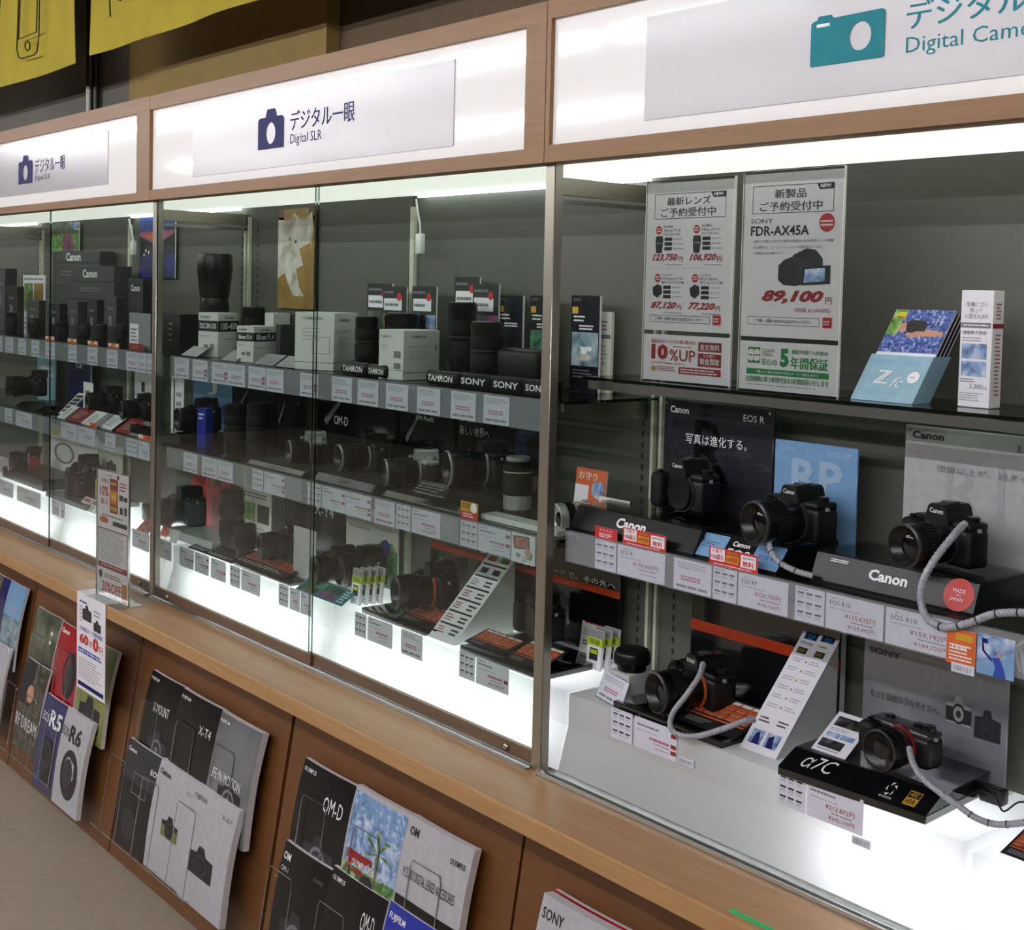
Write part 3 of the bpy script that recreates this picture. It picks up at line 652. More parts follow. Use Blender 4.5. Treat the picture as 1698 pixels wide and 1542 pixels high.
def wedge(kind, label, x0, x1, yf, yb, yt, z, h, front_m, top_m=None, paint=None, group=None, cat='display stand', skew=.0):
    """display base: sloped front from (yf,z) up to (yt,z+h), flat top to yb"""
    t = thing(kind, label, cat, ((x0 + x1) / 2, yf, z), group=group); W = x1 - x0
    m = MB(); m.prism([(0, 0), (yb - yf, 0), (yb - yf, h), (yt - yf, h), (0, .004)], -W / 2, W / 2, front_m, axis='X')
    if paint:
        n = Vector((0, -h + .004, yt - yf)).normalized(); vd = Vector((0, yt - yf, h - .004)); L = vd.length
        paint(Face(m, Vector((-W / 2, 0, .004)) + n * .0002, (1, 0, 0), vd / L, n, W, L, .0003))
    b = m.build('base', t)
    if top_m: MB().rbox(-W / 2, W / 2, yt - yf + .001, yb - yf, h + .0002, h + .004, top_m, .0008, 1).build('top_plate', t)
    return t
def coil(label, pts, r=.0055, wrap=(0., 1.), rings=True):
    """curly security cable: clear sleeve wound in a spiral round a grey core"""
    P = spline(pts, 10); t = thing('security_cable', label, 'cable', tuple(P[0])); o = P[0]
    P = [p - o for p in P]
    MB().tube(P, r * .96, 'coil_core', 10).build('core', t)
    # spiral
    ln = [0]
    for a, b in zip(P, P[1:]): ln.append(ln[-1] + (b - a).length)
    T = ln[-1]; pitch = r * 1.3; N = int(T / pitch * 10); out = []; j = 0; dk = []
    for i in range(N + 1):
        s = T * i / N
        while j < len(P) - 2 and ln[j + 1] < s: j += 1
        f = (s - ln[j]) / max(1e-9, ln[j + 1] - ln[j]); p = P[j].lerp(P[j + 1], f); tg = (P[j + 1] - P[j]).normalized()
        a = tg.cross(Vector((.1, .2, 1))).normalized(); b = tg.cross(a); an = 2 * math.pi * s / pitch
        out.append(p + (a * math.cos(an) + b * math.sin(an)) * r)
    MB().tube(out, r * .13, 'coil_wrap', 4).build('spiral_wrap', t)
    if rings:
        for q in range(int(T / (r * 5.5))):
            s = (q + .5) * r * 5.5
            if not (wrap[0] * T < s < wrap[1] * T): continue
            j = max(i for i in range(len(ln)) if ln[i] <= s); j = min(j, len(P) - 2)
            tg = (P[j + 1] - P[j]).normalized(); p = P[j].lerp(P[j + 1], (s - ln[j]) / max(1e-9, ln[j + 1] - ln[j]))
            MB().tube([p - tg * r * .16, p + tg * r * .16], r * 1.16, 'coil_ring', 12).build('band', t)
    return t
# ------------------------------------------------------------------ printed matter
def pr_spec(F):
    F.rect(0, 0, 1, 1, 'paper_tag', .5)
    for j in range(3):
        for i in range(3):
            u = .08 + i * .30; v = .14 + j * .28
            F.rect(u, v, u + .22, v + .055, 'ink'); F.lines(u, v + .08, u + .22, v + .17, 2, 'ink_soft', fill=.5)
    F.lines(.08, .03, .5, .09, 1, 'ink_grey')
def pr_price(F, maker=None, model=None, price=None, price2=None, red=0, seed=0):
    random.seed(seed + 11)
    F.rect(0, 0, 1, 1, 'paper_tag', .5)
    if maker: F.text(maker, .08, .06, .08 + .07 * len(maker), .15, 'ink_grey', fit=False)
    else: F.lines(.06, .06, .3, .13, 1, 'ink_grey')
    if model: F.text(model, .07, .17, .07 + .052 * len(model), .30, 'ink', fit=True)
    else: F.lines(.06, .17, .6, .27, 1, 'ink_grey', fill=.6)
    F.lines(.06, .36, .62, .42, 1, 'ink_soft')
    if price: F.text(price, .34, .46, .86, .62, 'ink_red', .005)
    else: F.lines(.36, .50, .84, .62, 1, 'pink_ink', fill=.7, rag=.1)
    F.lines(.45, .66, .84, .71, 1, 'ink_grey', fill=.6, rag=.1)
    if price2: F.text(price2, .40, .76, .86, .89, 'ink_red', .005)
    else: F.lines(.5, .78, .84, .86, 1, 'ink_soft', rag=.1)
    for k in range(red): F.rect(.86, [.50, .16, .70][k], .985, [.63, .29, .83][k], 'red_dark', 2)
def pr_lens(F, seed=0, red=0):
    random.seed(seed)
    F.rect(0, 0, 1, 1, 'paper_tag', .5)
    F.lines(.1, .08, .9, .3, 3, 'ink_soft', fill=.5); F.lines(.2, .5, .8, .68, 2, 'pink_ink', fill=.6, rag=.15)
    F.rect(.08, .82, .34, .9, 'ink_grey'); F.rect(.38, .82, .62, .9, 'ink_grey'); F.rect(.66, .82, .9, .9, 'ink_grey')
    if red: F.rect(.78, .42, .97, .58, 'red_dark', 2); F.rect(.78, .62, .97, .76, 'red_dark', 2)
CARDK = [0]
def card_row(cards, Y, ztop, h, label, group, over=.0):
    """cards: (left px, right px, style[, options]) from left to right"""
    n = len(cards)
    for k, c in enumerate(cards):
        CARDK[0] += 1; st = c[2]; op = c[3] if len(c) > 3 else {}
        z = ztop - h + op.get('dz', 0)
        f = {'spec': pr_spec, 'lens': lambda F: pr_lens(F, CARDK[0], op.get('red', 0)), 'dark': lambda F: (F.rect(0, 0, 1, 1, 'paper_grey', .5), F.lines(.1, .2, .8, .8, 4, 'ink_soft')),
             'price': lambda F: pr_price(F, op.get('maker'), op.get('model'), op.get('price'), op.get('price2'), op.get('red', 0), CARDK[0])}[st]
        x0, x1 = Xat(c[0], Y, z), Xat(c[1], Y, z); W = x1 - x0
        lb = {'spec': 'narrow specification card with nine dark bars', 'lens': 'small white lens price card', 'dark': 'dark grey blank price card', 'price': 'wide white price card'}[st]
        if op.get('what'): lb = op['what']
        sheet('price_card', '%s, %s from left %s' % (lb, ORD[k], label), (x0 + x1) / 2, Y, z, W - .001, h * op.get('hs', .97), f, bg='paper_tag', th=.0008, e=.0002, cat='price card', group=group)
# ------------------------------------------------------------------ right case, top shelf
T = ZTOP + .0005
def stand_poster(label, pl, pr, pt, base_px, paint1, split, paint2, nm):
    p = on_z(base_px[0], base_px[1], T); Y = p.y
    x0, x1 = Xat(pl, Y, T), Xat(pr, Y, T); xm = (x0 + x1) / 2; H = Zat(pt, xm, Y) - T; W = x1 - x0
    t = thing('poster_stand', label, 'poster', (xm, Y, T), group='acrylic poster stands')
    m = MB(); m.box(-W / 2, W / 2, -.0024, -.0012, 0, H, 'acrylic').box(-W / 2, W / 2, .0022, .0036, 0, H, 'acrylic').box(-W / 2, W / 2, -.0024, .06, 0, .0012, 'acrylic')
    m.box(-W / 2 - .001, -W / 2, -.0024, .0036, 0, H, 'white_plastic').box(W / 2, W / 2 + .001, -.0024, .0036, 0, H, 'white_plastic').box(-W / 2, W / 2, -.0024, .0036, H, H + .001, 'metal_bright'); m.build('acrylic_holder', t)
    hs = H * split
    sheet('upper_poster', None, 0, 0, hs + .004, W - .002, H - hs - .008, paint1, parent=t)
    sheet('lower_poster', None, 0, 0, .002, W - .002, hs - .006, paint2, parent=t, side='paper')
def head_box(F, l1, l2):
    F.frame(.09, .075, .91, .245, .005, 'ink'); F.poly([(.74, .075), (.91, .075), (.91, .112), (.77, .112)], 'ink', 2); F.text('NEW!', .78, .082, .88, .104, 'white', .01, k=4)
    F.text(l1, *l2[0], 'ink', .012); F.text(l2[2], *l2[1], 'ink', .012)
def pz1(F):
    head_box(F, '最新レンズ', ((.24, .1, .74, .155), (.17, .172, .80, .232), 'ご予約受付中'))
    for k, (u, v, l, p) in enumerate([(.09, .285, ('SIGMA', '20mm F1.4', 'DG DN Art'), '123,750'), (.53, .285, ('SIGMA', '24mm F1.4', 'DG DN Art'), '106,920'), (.09, .61, ('Canon', 'RF24mm F1.8', 'MACRO IS STM'), '87,120'), (.53, .61, ('Canon', 'RF15-30mm', 'F4.5-6.3 IS STM'), '77,220')]):
        F.disc(u + .06, v + .035, .037, 'red')
        F.lines(u + .035, v + .018, u + .085, v + .05, 2, 'white', k=2, rag=.05)
        for j, s in enumerate(l): F.text(s, u + .115, v + .002 + .026 * j, min(u + .115 + .02 * len(s) + .02, u + .37), v + .02 + .026 * j, 'ink_grey', .004)
        if v < .5: F.poly([(u + .03, v + .075), (u + .105, v + .075), (u + .115, v + .1), (u + .10, v + .19), (u + .03, v + .19), (u + .02, v + .1)], 'charcoal'); F.rect(u + .035, v + .12, u + .1, v + .126, 'ink_soft', 2)
        else: F.poly([(u, v + .1), (u + .06, v + .075), (u + .11, v + .09), (u + .115, v + .14), (u + .06, v + .17), (u + .01, v + .15)], 'charcoal'); F.oval(u + .04, v + .125, .028, .03, 'ink', 2)
        for j in range(3): F.rect(u + .13, v + .085 + .032 * j, u + .22, v + .108 + .032 * j, 'ink'); F.lines(u + .235, v + .088 + .032 * j, u + .36, v + .106 + .032 * j, 1, 'ink_soft', fill=.35)
        F.text(p, u - .01, v + .195, u + .29, v + .25, 'ink_red', .035, .35); F.text('円', u + .30, v + .215, u + .35, v + .25, 'ink_red', .01); F.lines(u + .15, v + .262, u + .35, v + .277, 1, 'ink_soft', rag=.05)
    F.lines(.06, .575, .9, .581, 1, 'ink_soft')
    F.frame(.07, .895, .77, .945, .004, 'ink'); F.text('ご予約・お問い合わせはお店スタッフまで！', .13, .908, .70, .932, 'ink', .006); F.rect(.80, .885, .89, .95, 'red'); F.lines(.81, .90, .88, .935, 2, 'white', k=2)
def pz2(F):
    F.text('新品のカメラ・レンズに買い替えなら', .1, .1, .62, .19, 'ink_red', .015)
    F.text('10', .1, .21, .30, .55, 'ink_red', .06); F.text('%UP', .32, .31, .62, .56, 'ink_red', .01); F.lines(.36, .23, .6, .27, 1, 'ink_red')
    F.rect(.65, .12, .91, .32, 'red_dark'); F.text('査定無料', .67, .16, .89, .29, 'white', .02); F.rect(.65, .36, .91, .64, 'red_dark'); F.text('その場で', .71, .38, .84, .44, 'white', .01); F.text('現金買取', .67, .46, .89, .6, 'white', .03)
    F.lines(.1, .6, .62, .64, 1, 'ink_red'); F.oval(.13, .75, .03, .06, 'gold'); F.lines(.17, .68, .42, .8, 3, 'ink_red'); F.rect(.43, .68, .91, .83, 'ink_red'); F.lines(.45, .7, .89, .81, 2, 'white', k=2)
def pz3(F):
    head_box(F, '新製品', ((.32, .1, .64, .155), (.17, .175, .80, .232), 'ご予約受付中'))
    F.text('SONY', .08, .275, .31, .303, 'ink'); F.text('FDR-AX45A', .08, .32, .68, .38, 'ink', .02)
    F.disc(.85, .31, .075, 'red'); F.lines(.79, .29, .91, .335, 2, 'white', k=2, rag=.05)
    F.text('・優れた空間光学手ブレ補正を搭載(BOSS/光学式レンズ)搭載', .1, .405, .92, .425, 'ink_grey'); F.text('・歩き撮影でも、ズームしてもブレない「空間光学手ブレ補正」', .1, .442, .82, .46, 'ink_grey'); F.text('・大容量64GBの内蔵メモリー', .1, .478, .44, .495, 'ink_grey')
    # camcorder picture
    F.poly([(.38, .56), (.45, .525), (.55, .50), (.66, .47), (.76, .475), (.82, .52), (.83, .60), (.72, .66), (.56, .685), (.44, .68), (.38, .65)], 'charcoal', 1)
    F.oval(.47, .60, .085, .078, 'ink', 2); F.oval(.49, .60, .055, .055, 'charcoal', 3); F.poly([(.52, .50), (.66, .46), (.76, .47), (.62, .52)], 'ink', 2)
    F.poly([(.63, .57), (.90, .56), (.90, .67), (.62, .68)], 'ink', 3); F.poly([(.655, .585), (.85, .575), (.85, .655), (.645, .665)], 'ph_lake', 4)
    F.text('89,100', .22, .71, .84, .795, 'ink_red', .05, .3); F.text('円', .86, .75, .92, .79, 'ink_red', .01); F.text('(税抜 81,000円)', .56, .815, .91, .845, 'ink_red')
    F.frame(.07, .875, .81, .925, .004, 'ink'); F.text('ご予約・お問い合わせはお店スタッフまで！', .15, .889, .72, .911, 'ink', .006); F.rect(.84, .868, .93, .93, 'red'); F.lines(.85, .885, .92, .915, 2, 'white', k=2)
def pz4(F):
    F.rect(.09, .12, .22, .45, 'green'); 
    for a, b in ((.125, .23), (.185, .23), (.125, .34), (.185, .34)): F.oval(a, b, .034, .07, 'white', 2)
    F.lines(.24, .14, .38, .3, 4, 'ink_grey'); F.text('安心の', .24, .34, .40, .48, 'green', .02); F.text('5', .43, .12, .52, .50, 'green', .06); F.text('年間保証', .54, .28, .91, .52, 'green', .035)
    F.text('期間中何度でも修理OK', .55, .13, .91, .22, 'green', .015); F.rect(.08, .56, .92, .68, 'green'); F.text('ご購入のご購入金額が1年目のメーカー保証も含めて', .18, .59, .82, .65, 'white', .005)
    F.text('自然故障に伴う修理代金を5年間保証いたします', .08, .71, .92, .83, 'green', .02); F.lines(.1, .87, .9, .91, 1, 'ink_soft')
stand_poster('acrylic poster stand with four lenses and red prices, left of the two posters', 1065, 1209, 297, (1064, 629), pz1, .245, pz2, 0)
stand_poster('acrylic poster stand with a camcorder picture over a green guarantee notice', 1224, 1388, 281, (1224, 645), pz3, .238, pz4, 0)
# leaflet dispenser, slim box
p = on_z(1410, 661, T); Y = p.y; x0, x1 = p.x, Xat(1512, Y, T); W = x1 - x0; H = Zat(589, (x0 + x1) / 2, Y) - T
t = thing('leaflet_dispenser', 'pale blue cardboard dispenser on the top shelf, leaning back', 'dispenser', ((x0 + x1) / 2, Y, T))
Ht = Zat(516, x0 + .02, Y + .03) - T
m = MB(); k = .05; m.add([(-W / 2, 0, 0), (W / 2, 0, 0), (W / 2, .05, 0), (-W / 2, .05, 0), (-W / 2 + k * .28, .035, H), (W / 2 + k * .28, .035, H), (W / 2 + k * .28, .085, H), (-W / 2 + k * .28, .085, H)],
      [(0, 3, 2, 1), (0, 1, 5, 4), (1, 2, 6, 5), (2, 3, 7, 6), (3, 0, 4, 7), (4, 5, 6, 7)], 'aqua'); vd = Vector((k * .28, .035, H)); L = vd.length; F = Face(m, (-W / 2, -.0008, 0), (1, 0, 0), vd / L, Vector((0, -1, .3)).normalized(), W, L, .0004)
F.text('ℤ', .25, .34, .48, .62, 'white', .01); F.text('fc', .53, .46, .72, .68, 'white', .0, .4); F.disc(.84, .45, .09, 'white'); F.lines(.79, .43, .89, .47, 2, 'ink_grey', k=2); F.lines(.12, .78, .8, .84, 1, 'sky'); F.lines(.05, .08, .9, .2, 3, 'sky', fill=.3); m.build('pocket', t)
def pr_nikon(F):
    F.rect(0, 0, 1, 1, 'ph_flowers', .5); F.rect(0, 0, .2, .6, 'ph_leaf', 1); F.rect(.08, .06, .22, .22, 'yellow', 2); F.text('Nikon', .09, .16, .21, .21, 'ink', .01, k=4)
    F.poly([(.2, .36), (.3, .26), (.36, .3), (.33, .5), (.26, .56), (.2, .48)], 'skin', 2); F.poly([(.42, .5), (.6, .44), (.95, .5), (.97, .6), (.62, .62), (.45, .66), (.34, .58)], 'skin', 2)
    F.poly([(.28, .3), (.38, .22), (.56, .26), (.66, .34), (.64, .5), (.34, .5)], 'charcoal', 3); F.poly([(.36, .24), (.44, .2), (.5, .25)], 'cam_silver', 4); F.oval(.42, .43, .1, .11, 'ink', 4); F.oval(.42, .43, .06, .065, 'charcoal', 5)
    F.lines(.76, .12, .8, .36, 6, 'white', k=3); F.lines(.84, .12, .88, .36, 6, 'white', k=3)
for q in range(4):
    m = MB(); z0 = .02; hh = Ht - z0 + .004 * (q == 0); vd = Vector((k * .28 / H * hh, .035 / H * hh, hh)); L = vd.length; a = Matrix(((1, 0, k * .28 / H), (0, 1, .035 / H), (0, 0, 1))).to_4x4()
    m.box(-W / 2 + .004, W / 2 - .002, .006 + q * .011, .0095 + q * .011, z0, Ht - q * .001, 'paper', M=a)
    if q == 0:
        F = Face(m, a @ Vector((-W / 2 + .004, .0056, z0)), (1, 0, 0), vd / L, Vector((0, -1, .3)).normalized(), W - .006, L, .0003); pf = Face(m, F.o + F.vd * (L * .46), F.ud, F.vd, F.n, F.w, L * .54, .0003); pr_nikon(pf)
    else:
        m.box(-W / 2 + .005, W / 2 - .0015, .0052 + q * .011, .0058 + q * .011, z0, Ht - q * .001, 'charcoal', M=a)
    o = m.build('leaflet', None, ((x0 + x1) / 2, Y, T)); tag(o, ['front leaflet in the pale blue dispenser, picturing hands with a camera among flowers', 'leaflet directly behind the flower picture leaflet in the pale blue dispenser', 'third leaflet from the front in the pale blue dispenser', 'rearmost leaflet in the pale blue dispenser'][q], 'leaflet', 'leaflets in the blue dispenser')
def pr_dust(F):
    F.text('写真にゴミ', .18, .1, .82, .14, 'ink_grey', .004); F.text('写って', .3, .155, .68, .19, 'ink_grey', .004); F.text('いませんか!?', .14, .2, .86, .24, 'ink_grey', .004)
    F.rect(.03, .275, .95, .32, 'ink_grey'); F.lines(.1, .285, .9, .31, 1, 'white', k=2, rag=.05); F.text('撮像素子清掃', .1, .345, .82, .375, 'ink_grey', .004); F.lines(.08, .395, .8, .44, 2, 'ink_soft')
    F.rect(.08, .455, .86, .585, 'ph_lake'); F.rect(.08, .605, .86, .735, 'ph_lake'); F.lines(.06, .75, .6, .79, 2, 'ink_grey'); F.text('3,300', .36, .80, .78, .845, 'ink_grey', .004); F.text('円', .8, .82, .9, .845, 'ink_grey'); F.lines(.06, .87, .86, .95, 4, 'ink_soft')
def pr_side(F): F.rect(0, .28, 1, .32, 'red_dark'); F.lines(.3, .1, .8, .25, 5, 'pink_ink'); F.lines(.3, .36, .8, .9, 16, 'pink_ink', fill=.4)
Y = .175; x0, x1 = Xat(1587, Y, T), Xat(1640, Y, T); H = Zat(481, x0, Y) - T
carton('standing_box', 'tall slim white box with two sky pictures on the right top shelf', (x0 + x1) / 2, Y, T, x1 - x0, .032, H, 'paper', pr_dust, pr_side, cat='sign')
# ------------------------------------------------------------------ right case, lower shelf
R = ZR + .0005
def logo_canon(F, u0, v0, u1, v1, m='white'): F.text('Canon', u0, v0, u1, v1, m, .035, fit=True)
x0, x1 = Xat(946, .051, R), Xat(1136, .051, R) + .02
def pf(F): logo_canon(F, .36, .18, .60, .62); 
wedge('camera_display_base', 'leftmost black wedge base with a white maker name, right case shelf', x0, x1, .05, .24, .072, R, .045, 'satin_black', 'acrylic', pf, 'camera display bases on the right case shelf')
def pr_eosr(F):
    F.text('R', .30, .14, .62, .60, 'gloss_black', .0); F.text('Canon', .06, .05, .24, .105, 'white', .03); F.text('EOS R', .74, .06, .92, .11, 'white', .0); F.text('写真は進化する。', .22, .25, .78, .33, 'white', k=5)
def board(label, pxl, pxr, pyt, Y, z, paint, m_, th=.005, frame=True):
    x0, x1 = Xat(pxl, Y, z + .15), Xat(pxr, Y, z + .15); xm = (x0 + x1) / 2; H = Zat(pyt, x0, Y) - z; W = x1 - x0
    t = thing('display_board', label, 'display board', (xm, Y, z)); m = MB(); m.rbox(-W / 2, W / 2, 0, th, 0, H, m_, .001, 1)
    paint(front(m, -W / 2, 0, W, H, -.0002, .0003)); m.build('printed_panel', t)
    if frame:
        m = MB()
        for sx in (-1, 1): m.lathe([(.0035, 0), (.0035, .003)], 'metal_bright', 'Y', (sx * (W / 2 - .008), 0, H - .008), 14)
        m.build('screw', t)
    MB().box(-W / 2, W / 2, th + .0005, .03, 0, .003, 'acrylic').build('foot', t)
    return W, H
board('smoky dark board with a large faint letter behind the leftmost right-case camera', 1100, 1281, 660, .246, R, pr_eosr, 'board_smoke')
camera('black camera with a body cap and no lens, in front of the smoky dark board', Xat(1126, .15, R + .07), .15, R, -.12, W=.128, H=.098, D=.05, r=.033, cap=True, brand='Canon', lift=.055)
cradle('clear cradle under the camera with no lens', Xat(1120, .16, R + .05), .165, R + .0495, .06, .003)
def pr_rp(F): F.text('Canon', .07, .045, .26, .09, 'blue_ghost', .02); F.text('EOS RP', .66, .05, .93, .10, 'blue_ghost', .02); F.text('RP', .22, .15, .84, .46, 'blue_ghost', .03)
board('bright blue upright board with two large pale letters, in the right case', 1284, 1421, 727, .235, R, pr_rp, 'blue_lt', frame=False)
x0, x1 = Xat(1141, .06, R), Xat(1290, .06, R)
def pf(F):
    F.rect(0, 0, .38, 1, 'blue_lt'); F.rect(.70, 0, 1, 1, 'blue_lt'); F.text('Canon', .44, .12, .63, .34, 'white', .03); F.text('EOS', .42, .45, .66, .85, 'white', .01); F.text('EOS RP', .76, .45, .95, .62, 'navy')
    F.disc(.1, .3, .02, 'ink', 2); F.lines(.05, .3, .34, .6, 3, 'navy', fill=.3)
wedge('camera_display_base', 'pale blue and black wedge base below the bright blue board', x0, x1, .055, .225, .085, R, .04, 'satin_black', 'acrylic', pf, 'camera display bases on the right case shelf')
camera('black camera with a wide lens before the bright blue board', Xat(1312, .13, R + .08), .13, R, -.2, W=.13, H=.094, D=.05, L=.085, r=.038, brand='Canon', lift=.048)
cradle('clear cradle under the camera before the blue board', Xat(1312, .15, R + .04), .15, R + .0442, .06, .002)
def pr_r10(F):
    F.text('R10', .28, .2, .95, .58, 'board_ghost', .0); F.text('Canon', .05, .035, .26, .085, 'ink', .035); F.text('EOS R10', .72, .06, 1.0 - .03, .10, 'ink', .0); F.text('想像以上が、始まる予感。', .22, .24, .95, .285, 'ink_grey', k=5)
board('large pale grey upright board at the right edge of the shelf', 1498, 1765, 703, .24, R, pr_r10, 'board_light')
x0, x1 = Xat(1346, .075, R), Xat(1603, .075, R)
def pf(F):
    logo_canon(F, .36, .22, .60, .62); F.disc(.90, .48, .085, 'red'); F.text('MADE', .865, .28, .935, .42, 'white', k=3); F.text('IN', .888, .47, .912, .53, 'white', k=3); F.text('JAPAN', .855, .58, .93, .74, 'white', k=3); F.lines(.10, .12, .22, .26, 2, 'white', rag=.1)
wedge('camera_display_base', 'long black wedge base with a red round seal below the pale grey board', x0, x1 + .012, .072, .23, .088, R, .046, 'satin_black', 'acrylic', pf, 'camera display bases on the right case shelf')
MB().build if 0 else None
camera('black camera with a short zoom lens in front of the pale grey board', Xat(1556, .13, R + .08), .13, R, -.2, W=.124, H=.094, D=.045, L=.078, r=.034, brand='Canon', lift=.056)
cradle('clear cradle under the camera before the pale grey board', Xat(1550, .15, R + .05), .15, R + .0505, .06, .003)
def px3(L): return [Vector((Xat(x, Y, 1.2) if 0 else 0, 0, 0)) if 0 else on_y(x, y, Y) for x, y, Y in L]
coil('grey spiral cable curving down from the camera before the blue board', px3([(1292, 866, .09), (1278, 880, .07), (1276, 905, .05), (1290, 930, .045), (1318, 946, .05), (1348, 955, .062)]), .005)
coil('grey spiral cable looping down in front of the red round seal', px3([(1600, 868, .12), (1580, 890, .08), (1552, 925, .05), (1532, 960, .035), (1527, 995, .03), (1538, 1025, .028), (1566, 1040, .028), (1606, 1033, .028), (1648, 1018, .03), (1700, 1016, .035), (1760, 1020, .045)]), .0058, (.5, 1.))
# cards on the lower shelf rail
RY = .045 - .008
card_row([(986, 1021, 'spec'), (1023, 1102, 'price', dict(maker='キヤノン', model='EOS R', price='¥193,050円', what='wide white price card')), (1116, 1179, 'lens', dict(what='white lens price card')), (1181, 1221, 'spec'), (1223, 1306, 'price', dict(maker='キヤノン', model='EOS RP', price='¥126,720円', price2='¥142,560円')),
          (1317, 1366, 'spec'), (1368, 1464, 'price', dict(maker='キヤノン', model='EOS R10', price='¥115,632円', price2='¥129,492円')), (1467, 1590, 'price', dict(maker='キヤノン', model='EOS R10', price='¥159,192円', price2='¥144,720円', what='widest white price card'))],
         RY, ZR - .003, .058, 'on the right case shelf rail', 'price cards on the right case shelf rail')
def pr_red(F): F.rect(0, 0, 1, 1, 'red', .5); F.text('オススメ!', .2, .15, .8, .32, 'white', .01); F.lines(.2, .45, .8, .85, 3, 'white', k=2)
def pr_redhead(F):
    F.rect(0, 0, 1, 1, 'red', .5); F.rect(.03, .06, .33, .72, 'paper', 1); F.text('下取り', .06, .1, .28, .3, 'red', .02); F.text('10%還元', .05, .36, .31, .66, 'red', .02); F.rect(.36, .3, .62, .72, 'gold', 1); F.text('W特典', .38, .36, .6, .66, 'red', .02); F.text('査定無料', .38, .08, .62, .24, 'gold', .01)
    F.rect(.66, .12, .97, .78, 'paper', 1); F.text('送料無料', .68, .2, .95, .32, 'ink'); F.text('無料', .7, .42, .93, .72, 'red', .03); F.lines(.1, .84, .9, .92, 1, 'white', k=2, rag=.05)
for nm, l, r_, zt, lab, pf in [('promo_card', 987, 1023, .021, 'small red upright card above the leftmost specification card of the right case', pr_red), ('promo_card', 1033, 1104, .030, 'red and white trade-in card hiding part of the leftmost black base', pr_redhead), ('promo_card', 1176, 1256, .030, 'red and white trade-in card in front of the pale blue base', pr_redhead)]:
    x0, x1 = Xat(l, .036, ZR), Xat(r_, .036, ZR); sheet(nm, lab, (x0 + x1) / 2, .0355, ZR - .002, x1 - x0, zt + .002, pf, cat='card', th=.0006, group='red promotion cards')
x0, x1 = Xat(1568, .03, ZR - .06), Xat(1616, .03, ZR - .06)
def pr_or(F): F.rect(0, 0, 1, 1, 'orange', .5); F.rect(.3, .1, .9, .3, 'gold', 1); F.lines(.1, .4, .9, .9, 5, 'white', k=2); F.text('ringi', .2, .42, .7, .56, 'white', .02, k=3)
sheet('promo_card', 'orange price insert at the right end of the shelf rail', (x0 + x1) / 2 + .0, .031, ZR - .064, x1 - x0, .052, pr_or, cat='card', group='red promotion cards', th=.0006)
def pr_ski(F):
    F.rect(0, 0, 1, 1, 'ph_lake', .5); F.rect(0, .7, 1, 1, 'blue_lt', 1); F.poly([(.4, .55), (.6, .5), (.72, .75), (.8, 1), (.45, 1), (.5, .75)], 'blue', 2); F.oval(.62, .44, .05, .07, 'skin', 3); F.poly([(.12, .1), (.28, .1), (.28, .22), (.17, .22), (.2, .4), (.42, .6), (.4, .64), (.14, .42)], 'navy', 2); F.poly([(.75, .5), (1, .45), (1, 1), (.8, 1)], 'blue_lt', 2)
x0, x1 = Xat(1618, .03, ZR - .06), Xat(1680, .03, ZR - .06)
sheet('picture_card', 'picture card of a person in blue pointing upwards, at the right edge below the shelf', (x0 + x1) / 2, .032, ZR - .068, x1 - x0, .058, pr_ski, cat='card', th=.0006)
# ------------------------------------------------------------------ more placing helpers
def along(P, d, px):
    """distance from P in direction d at which the picture column px is reached"""
    k = (px - PX) / FP; v = RX - RF * k
    return -(v.dot(Vector(P) - CAMP)) / v.dot(Vector(d))
def depth(X, Y, z): return (Vector((X, Y, z)) - CAMP).dot(RF)
def rad(wpx, X, Y, z): return wpx / 2 * depth(X, Y, z) / FP
def carton_px(kind, label, pl, pm, pr, pt, Y, z, m_, fr=None, sd=None, rot=.15, group=None, cat='box', maxd=.2):
    c = Vector((Xat(pm, Y, z), Y, z)); fd = Vector((math.cos(rot), math.sin(rot), 0)); sdv = Vector((-math.sin(rot), math.cos(rot), 0))
    w = -along(c, fd, pl); d = min(along(c, sdv, pr), maxd, (.298 - Y) / math.cos(rot)); h = Zat(pt, c.x, Y) - z
    o = c - fd * (w / 2)
    return carton(kind, label, o.x, o.y, z, w, d, h, m_, fr, sd, rot, cat, group)
def lens_px(label, px, wpx, pt, Y, z, shape='zoom', **k):
    X = Xat(px, Y, z + .05); r = rad(wpx, X, Y, z); h = Zat(pt, X, Y) - z
    return lens(label, X, Y, z, h, r, shape=shape, **k)
def cam_px(label, px, Y, z, **k): return camera(label, Xat(px, Y, z + .04), Y, z, **k)
# ------------------------------------------------------------------ right case, on the plinth
Z0 = ZP + .0005
RP_ = Z0
CLp = 'price cards along the plinth edges'
card_row([(1013, 1048, 'spec'), (1051, 1122, 'price', dict(maker='ソニー', red=3)), (1289, 1334, 'spec'), (1337, 1430, 'price', dict(price='¥212,872円', price2='¥242,110円'))], .0535, .938, .060, 'on the right plinth edge', CLp)
for l, r_, zz, lab in [(1123, 1150, .880, 'tiny grey sticker beside the price card with three red marks'), (1412, 1443, .862, 'tiny grey sticker on the price card below the compact camera base'), (1577, 1615, 1.187, 'tiny pale blue sticker over the orange price insert')]:
    yy = .0515 if zz < 1 else .029
    x0, x1 = Xat(l, yy, zz), Xat(r_, yy, zz)
    sheet('sticker', lab, (x0 + x1) / 2, yy, zz, x1 - x0, .014, lambda F: F.text('在庫あります', .1, .2, .9, .8, 'ink_grey'), bg='paper_tag', th=.0004, cat='sticker', group='tiny grey stickers')
